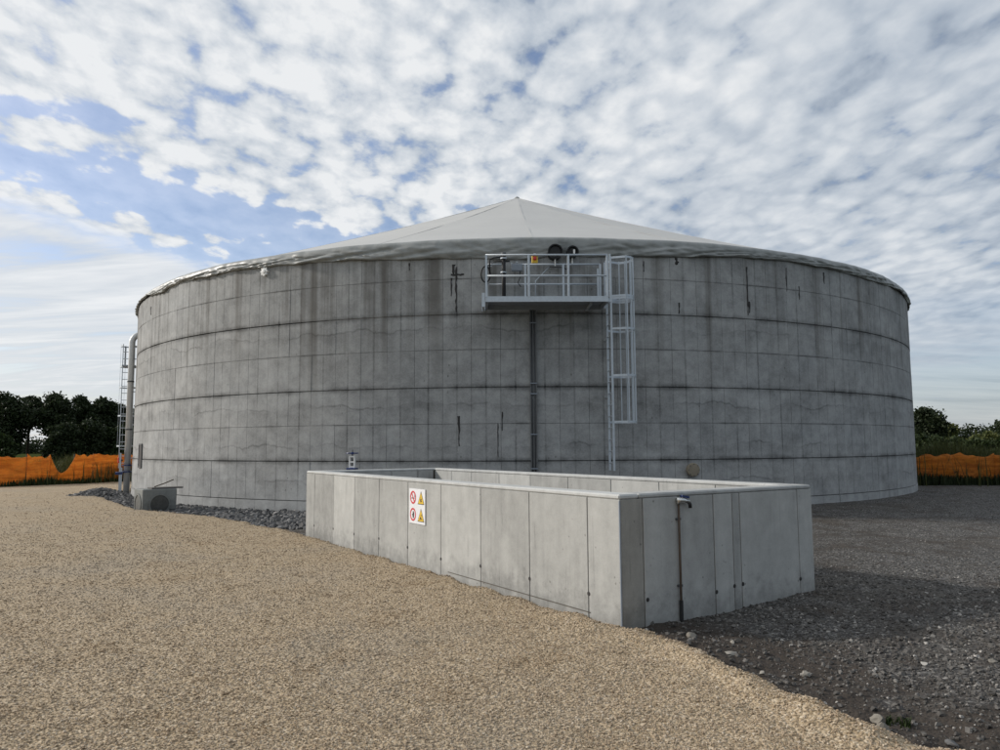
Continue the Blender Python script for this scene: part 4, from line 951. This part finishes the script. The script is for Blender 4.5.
# ------------------------------------------------------------------ precast block at the foot of the tank
blk = thing('precast_block', 'grey precast concrete drain block with round knock-outs beside the tank', 'block', (-9.98, 21.12, -0.06), math.atan2(0.66, 0.75))
BW, BD, BH = 0.92, 0.80, 0.60
MB().box((BW / 2, BD / 2, BH / 2), (BW, BD, BH), bev=0.02).build('body', M['blockconc'], blk)
for o_, ex in (((BW / 2, -0.001, BH * 0.30), 'f'), ((-0.001, BD / 2, BH * 0.30), 's')):
    e1 = Vector((1, 0, 0)) if ex == 'f' else Vector((0, -1, 0))
    rg = MB().ring(0.25, 0.31, o_, e1, Vector((0, 0, 1)), 0.02, 28).build('knock_out_ring', M['blockconc'], blk)
    MB().lathe([(0.248, 0), (0.24, 0.006)], o_, e1.cross(Vector((0, 0, 1))), 26).build('knock_out', M['blockshade'], rg)
pk = thing('loose_board', 'grey board lying across the top of the precast block', 'board', (-9.98 + 0.30, 21.12 + 0.62, -0.06 + BH), 0.72)
MB().box((0.05, 0.0, 0.021), (0.86, 0.42, 0.04), bev=0.004).build('plank', M['wood'], pk)
rod = thing('steel_rod', 'rusty steel bar leaning up over the precast block', 'rod', (-9.98 + 0.30, 21.12 + 0.62, -0.06 + BH + 0.045), 0.72)
MB().tube([(-0.25, 0.0, 0.012), (0.02, 0.0, 0.10), (0.27, 0.0, 0.20)], 0.016, 8).build('bar', M['rustpipe'], rod, True)

# ------------------------------------------------------------------ rocks along the gravel edge
def rock(loc_, size, label, seed, m_='rock'):
    import bmesh
    bm = bmesh.new(); bmesh.ops.create_icosphere(bm, subdivisions=2, radius=1.0); rs = random.Random(seed)
    pl_ = [(Vector((rs.uniform(-1, 1), rs.uniform(-1, 1), rs.uniform(-1, 1))).normalized(), rs.uniform(0.45, 0.8)) for _ in range(9)]
    for v in bm.verts:
        for n, d in pl_:
            e = v.co.dot(n) - d
            if e > 0: v.co -= n * e
        v.co = Vector((v.co.x * size[0], v.co.y * size[1], v.co.z * size[2])) * (1 + 0.08 * rs.uniform(-1, 1))
    me = bpy.data.meshes.new('rock'); bm.to_mesh(me); bm.free()
    o = link('rock', me, M[m_]); z0 = min(v.co.z for v in me.vertices)
    zz = max(float(base_h(np.array([loc_[0]]), np.array([loc_[1]]))[0]), float(tan_h(np.array([loc_[0]]), np.array([loc_[1]]))[0][0]))
    o.location = (loc_[0], loc_[1], zz - z0 * 0.62); o.rotation_euler = (0, 0, rs.uniform(0, 6.28))
    return tag(o, label, 'rock', 'loose rocks along the gravel edge')
rock((1.72, 6.95), (0.055, 0.045, 0.038), 'brown angular rock nearest the tap pipe at the basin foot', 1)
rock((1.90, 6.42), (0.060, 0.035, 0.022), 'pale flat rock on the gravel edge below the basin corner', 2)
rock((2.01, 6.72), (0.050, 0.022, 0.014), 'white flat stone chip lying on the dark ground near the tap', 3)
rock((2.12, 6.35), (0.026, 0.018, 0.012), 'small white chip on the dark soil past the flat rock', 4)
rock((2.30, 5.85), (0.045, 0.04, 0.03), 'grey rounded rock midway along the gravel edge', 5)
rock((2.37, 4.92), (0.058, 0.05, 0.036), 'pale lump of stone beside the green weed', 6)
rock((2.33, 4.78), (0.050, 0.042, 0.03), 'grey stone just below the pale lump by the weed', 7)
rock((2.62, 4.55), (0.055, 0.03, 0.022), 'dark flat rock at the very corner of the tan gravel', 8, 'rubble')
rock((3.25, 5.95), (0.055, 0.03, 0.014), 'pale flat stone chip lying far out on the dark gravel', 9)
rock((3.72, 5.85), (0.060, 0.035, 0.014), 'pale flat stone slab farthest right on the dark gravel', 10)
rock((3.25, 4.95), (0.035, 0.03, 0.024), 'small grey cobble low in the right foreground', 11)
rock((3.18, 4.72), (0.045, 0.03, 0.02), 'pale cobble lowest in the right foreground', 12)
rock((1.95, 5.80), (0.03, 0.026, 0.02), 'small brown stone on the lip of the tan gravel', 13)
# weed
wd = thing('weed', 'small green weed growing between stones at the gravel edge', 'plant', (2.47, 4.86, float(base_h(np.array([2.47]), np.array([4.86]))[0])))
def blades(n, rad_, h0, h1, wdt, rs, lean=0.5):
    mb = MB()
    for _ in range(n):
        a = rs.uniform(0, 6.28); r0 = rad_ * math.sqrt(rs.random()); h = rs.uniform(h0, h1); b_ = rs.uniform(0, 6.28); l_ = h * lean * rs.random()
        bx, by = r0 * math.cos(a), r0 * math.sin(a); wx, wy = wdt * math.cos(b_ + 1.57), wdt * math.sin(b_ + 1.57)
        tx, ty = bx + l_ * math.cos(b_), by + l_ * math.sin(b_); mx, my = bx + 0.35 * (tx - bx), by + 0.35 * (ty - by)
        mb.add([(bx - wx, by - wy, -0.02), (bx + wx, by + wy, -0.02), (mx + wx * .8, my + wy * .8, h * .6), (mx - wx * .8, my - wy * .8, h * .6), (tx, ty, h)], [(0, 1, 2, 3), (3, 2, 4)])
    return mb
blades(60, 0.07, 0.02, 0.06, 0.006, random.Random(4), 1.2).build('leaf_tuft', M['leaf2'], wd)

# ------------------------------------------------------------------ orange safety fences
def fence(label, pts, H, dips, seed):
    """pts: post feet; each span is a sagging sheet of plastic mesh"""
    f = thing('safety_fence', label, 'fence', (pts[0][0], pts[0][1], 0)); rs = random.Random(seed)
    ox, oy = pts[0][0], pts[0][1]
    for i, (a, b_) in enumerate(zip(pts[:-1], pts[1:])):
        n, m_ = 30, 10; Tt, Hh = np.meshgrid(np.linspace(0, 1, n), np.linspace(0, 1, m_), indexing='ij')
        dip = dips.get(i, 0.06); prof = 1 - np.abs(2 * np.linspace(0, 1, n) - 1) ** 1.7
        topz = H * (1 - dip * prof) + 0.16 * fbm(np.linspace(0, 5, n) + seed, np.full(n, i * 3.1), seed, 2)
        zz0 = 0.02 + Hh * topz[:, None]
        dx_, dy_ = b_[0] - a[0], b_[1] - a[1]; L = math.hypot(dx_, dy_); nx, ny = -dy_ / L, dx_ / L
        bul = 0.10 * fbm(Tt * L * 0.8 + i * 9, Hh * 2.0, seed + 5, 3) * np.sin(np.pi * np.clip(Tt, 0.02, 0.98)) + 0.05 * np.sin(Hh * 3 + Tt * 2)
        Xx = a[0] - ox + dx_ * Tt + nx * (bul - 0.04); Yy = a[1] - oy + dy_ * Tt + ny * (bul - 0.04)
        o = link('mesh_panel', grid_mesh('mesh_panel', Xx, Yy, zz0), M['orange'], f); sm2 = o.modifiers.new('thickness', 'SOLIDIFY'); sm2.thickness = 0.006
    for p in pts:
        lean = (rs.uniform(-0.05, 0.05), rs.uniform(-0.05, 0.05))
        MB().tube([(p[0] - ox, p[1] - oy, -0.2), (p[0] - ox + lean[0], p[1] - oy + lean[1], H + 0.04)], 0.022, 7).build('post', M['rustpipe'], f, True)
    return f
def gp(pxl, depth): return ((pxl - 500) / 750 * depth, depth)
lf = [gp(-90, 33.6), gp(-20, 34.2), gp(29, 35.2), gp(52, 35.9), gp(77, 36.6), gp(94, 37.4), gp(122, 38.8), gp(150, 41.0)]
fence('orange plastic mesh fence sagging in the middle, left of the tank', lf, 1.38, {0: 0.05, 1: 0.04, 2: 0.12, 3: 0.62, 4: 0.02, 5: 0.03, 6: 0.05}, 3)
rf = [gp(905, 31.9), gp(948, 31.6), gp(990, 31.2), gp(1040, 30.6), gp(1100, 30.0)]
fence('shaded orange plastic mesh fence right of the tank', rf, 1.22, {0: 0.04, 1: 0.03, 2: 0.06, 3: 0.05}, 8)
def grass_band(name, label, pts, n, h0, h1, seed, spread=0.35, m_='grass'):
    rs = random.Random(seed); mb = MB()
    for _ in range(n):
        i = rs.randrange(len(pts) - 1); t = rs.random(); a, b_ = pts[i], pts[i + 1]
        x0 = a[0] + (b_[0] - a[0]) * t + rs.gauss(0, spread); y0 = a[1] + (b_[1] - a[1]) * t + rs.gauss(0, spread)
        h = rs.uniform(h0, h1) * (0.5 + 0.9 * (vnoise(x0 * 0.7, y0 * 0.7, 5) + 0.5)); an = rs.uniform(0, 6.28); l_ = h * 0.5 * rs.random(); wd_ = 0.02
        wx, wy = wd_ * math.cos(an + 1.57), wd_ * math.sin(an + 1.57); tx, ty = x0 + l_ * math.cos(an), y0 + l_ * math.sin(an)
        mb.add([(x0 - wx, y0 - wy, -0.05), (x0 + wx, y0 + wy, -0.05), (x0 + .4 * (tx - x0) + wx * .7, y0 + .4 * (ty - y0) + wy * .7, h * .6), (x0 + .4 * (tx - x0) - wx * .7, y0 + .4 * (ty - y0) - wy * .7, h * .6), (tx, ty, h)], [(0, 1, 2, 3), (3, 2, 4)])
    return tag(mb.build(name, M[m_], None), label, 'grass', kind='stuff')
sh = lambda pts, dy: [(a, b_ + dy) for a, b_ in pts]
grass_band('tall_grass', 'dark tall grass at the foot of the left orange fence', sh(lf, -0.3), 1500, 0.10, 0.34, 1, 0.12, 'leaf2')
grass_band('tall_grass', 'tall green weeds growing behind the left orange fence', sh(lf, 3.0), 9000, 0.6, 1.35, 2, 0.8)
grass_band('tall_grass', 'dark tall grass at the foot of the right orange fence', sh(rf, -0.2), 2600, 0.15, 0.55, 3, 0.15, 'leaf')
grass_band('tall_grass', 'tall green weeds growing behind the right orange fence', sh(rf, 3.0), 9000, 0.8, 1.7, 4, 1.2)

# ------------------------------------------------------------------ trees
def leaf_cloud(centers, radii, n, leaf, rs_seed, squash=0.8):
    g = np.random.default_rng(rs_seed); c = np.array(centers); rad_ = np.array(radii); wt_ = rad_ ** 2 / (rad_ ** 2).sum()
    k = g.choice(len(c), n, p=wt_); d = g.normal(size=(n, 3)); d /= np.linalg.norm(d, axis=1)[:, None]
    rr0 = rad_[k] * (g.random(n) ** 0.45) * (1 + 0.18 * g.normal(size=n)); p = c[k] + d * rr0[:, None] * np.array([1, 1, squash])
    u = g.normal(size=(n, 3)); u /= np.linalg.norm(u, axis=1)[:, None]; v = np.cross(u, g.normal(size=(n, 3))); v /= np.linalg.norm(v, axis=1)[:, None]; wv = np.cross(u, v)
    s = leaf * (0.6 + 0.8 * g.random(n))[:, None]
    q = [p - u * s, p + v * s * 0.55 + wv * s * 0.12, p + u * s, p - v * s * 0.55 + wv * s * 0.12]
    V = np.stack(q, 1).reshape(-1, 3); F = np.arange(n * 4).reshape(n, 4)
    me = bpy.data.meshes.new('crown'); me.vertices.add(len(V)); me.vertices.foreach_set('co', V.astype(np.float32).ravel()); me.loops.add(n * 4); me.loops.foreach_set('vertex_index', F.ravel().astype(np.int32))
    me.polygons.add(n); me.polygons.foreach_set('loop_start', np.arange(0, n * 4, 4, dtype=np.int32)); me.polygons.foreach_set('loop_total', np.full(n, 4, np.int32)); me.update(); me.validate()
    return me
def tree(name, label, pos, h, cw, trunk, m_, seed, n=4200, leaf=0.17, group=None, lobes=13):
    t = thing(name, label, 'tree' if 'tree' in name else 'shrub', (pos[0], pos[1], 0), 0, group); rs = random.Random(seed)
    tb = MB(); tb.tube([(0, 0, -0.3), (rs.uniform(-.1, .1), rs.uniform(-.1, .1), trunk * 0.6), (rs.uniform(-.2, .2), rs.uniform(-.2, .2), trunk + 0.3 * (h - trunk)), (0, 0, h * 0.88)], [0.045 * h * 0.6, 0.03 * h * 0.6, 0.02 * h * 0.6, 0.01], 8)
    cs, rd = [], []
    ch = h - trunk
    for k in range(lobes):
        f = k / (lobes - 1); zc = trunk + ch * (0.10 + 0.74 * f); env = math.sin(math.pi * (0.18 + 0.74 * f)) ** 0.8
        a = k * 2.4 + rs.uniform(-.5, .5); rr0 = cw * 0.62 * env * rs.uniform(0.45, 1.0); r_l = cw * rs.uniform(0.26, 0.46) * (0.75 + 0.35 * env)
        c = (rr0 * math.cos(a), rr0 * math.sin(a), min(zc, h - r_l * 0.75)); cs.append(c); rd.append(r_l)
        tb.tube([(0, 0, max(trunk * 0.75, c[2] - 0.35 * ch)), (c[0] * 0.5, c[1] * 0.5, c[2] - 0.1 * ch), c], [0.012 * h, 0.008 * h, 0.004 * h], 5)
        for _ in range(2): cs.append((c[0] + rs.uniform(-1, 1) * r_l, c[1] + rs.uniform(-1, 1) * r_l, c[2] + rs.uniform(-1, 0.75) * r_l * 0.8)); rd.append(r_l * rs.uniform(0.3, 0.5))
    tb.build('trunk', M['bark'], t, True)
    link('crown', leaf_cloud(cs, rd, n, leaf, seed), M[m_], t)
    return t
def ppos(pxl, depth): return ((pxl - 500) / 750 * depth, depth)
TL = 'trees in a row beyond the left fence'
tl = [(-30, 70, 7.4, 2.6, 1.4, 'tall dark tree off the left edge of the tree row'), (6, 68, 6.9, 2.3, 1.2, 'broad dark tree at the left edge of the picture'), (30, 72, 6.5, 1.15, 3.9, 'slim dark tree with a bare trunk and sky showing beneath its crown'),
      (58, 70, 6.7, 1.9, 2.2, 'dark tree with the highest crown in the middle of the left row'), (82, 73, 6.6, 1.7, 2.6, 'dark tree right of the middle of the left row'), (104, 75, 6.4, 1.6, 3.0, 'dark tree with a raised crown next to the left ladder'),
      (122, 78, 6.2, 1.6, 1.6, 'dark tree half hidden behind the left ladder'), (146, 80, 6.0, 2.2, 1.0, 'dark tree mostly hidden behind the left side of the tank')]
for i, (pxl, d, h, cw, tr, lab) in enumerate(tl): tree('leafy_tree', lab, ppos(pxl, d), h * 1.05, cw * 1.25, tr, 'leaf', 100 + i, 9500, 0.15, TL)
sl = [(59, 60, 3.7, 1.2, 'dark rounded shrub below the highest crown of the left row'), (73, 61, 4.0, 1.8, 'broad dark shrub in the middle of the left hedge'), (92, 62, 4.3, 1.9, 'tall dark shrub beneath the right part of the left row'),
      (110, 63, 3.6, 1.7, 'green shrub just left of the left ladder'), (128, 64, 3.8, 1.7, 'green shrub behind the left ladder'), (4, 60, 3.0, 1.3, 'low dark shrub under the leftmost trees')]
for i, (pxl, d, h, cw, lab) in enumerate(sl): tree('leafy_shrub', lab, ppos(pxl, d), h, cw, 0.15, 'leaf' if i < 3 else 'leaf2', 140 + i, 6500, 0.13, 'shrubs beyond the left fence')
TRR = 'trees beyond the right fence'
tree('oak_tree', 'dark oak right beside the right edge of the tank', ppos(926, 74), 5.5, 2.6, 0.9, 'leaf', 201, 7000, 0.15, TRR)
tree('leafy_tree', 'yellowish green tree between the oak and the distant wood', ppos(947, 86), 4.1, 2.0, 0.6, 'leaf3', 202, 5200, 0.16, TRR)
tree('leafy_tree', 'rounded dark tree at the right edge of the picture', ppos(1006, 70), 4.0, 2.2, 0.6, 'leaf', 203, 5200, 0.15, TRR)
tree('leafy_tree', 'yellow green bush-like tree in front of the rounded dark right tree', ppos(988, 60), 2.7, 1.7, 0.3, 'leaf3', 204, 4200, 0.14, TRR)
for i, (pxl, d, h, cw, lab) in enumerate([(912, 48, 2.3, 1.5, 'low green shrub touching the tank edge behind the right fence'), (932, 47, 2.2, 1.5, 'green shrub below the dark oak'), (954, 46, 2.15, 1.6, 'green shrub in the middle of the right hedge'), (976, 45, 2.0, 1.5, 'green shrub in the right part of the right hedge'), (1000, 44, 2.0, 1.5, 'green shrub at the right end of the right hedge'), (1030, 44, 2.2, 1.6, 'green shrub past the right end of the right hedge')]):
    tree('leafy_shrub', lab, ppos(pxl, d), h, cw, 0.1, 'leaf2', 220 + i, 5000, 0.10, 'shrubs beyond the right fence')
def wood(name, label, x0, x1, d, h, n, seed):
    g = random.Random(seed); cs, rd = [], []
    x_ = x0
    while x_ < x1:
        r0 = g.uniform(2.2, 3.6); hh = h * g.uniform(0.82, 1.06); cs.append((x_, d + g.uniform(-6, 6), hh - r0)); rd.append(r0); cs.append((x_ + g.uniform(-2, 2), d - 4 + g.uniform(-3, 3), hh * 0.42)); rd.append(r0 * 1.25); x_ += g.uniform(1.8, 3.0)
    return tag(link(name, leaf_cloud(cs, rd, n, 0.5, seed, 0.95), M['leaf']), label, 'wood', kind='stuff')
wood('distant_wood', 'distant dark wood on the skyline at the right', 100, 320, 260, 8.2, 26000, 5)
wood('distant_wood', 'distant dark wood on the skyline at the left', -330, -95, 240, 5.2, 22000, 6)
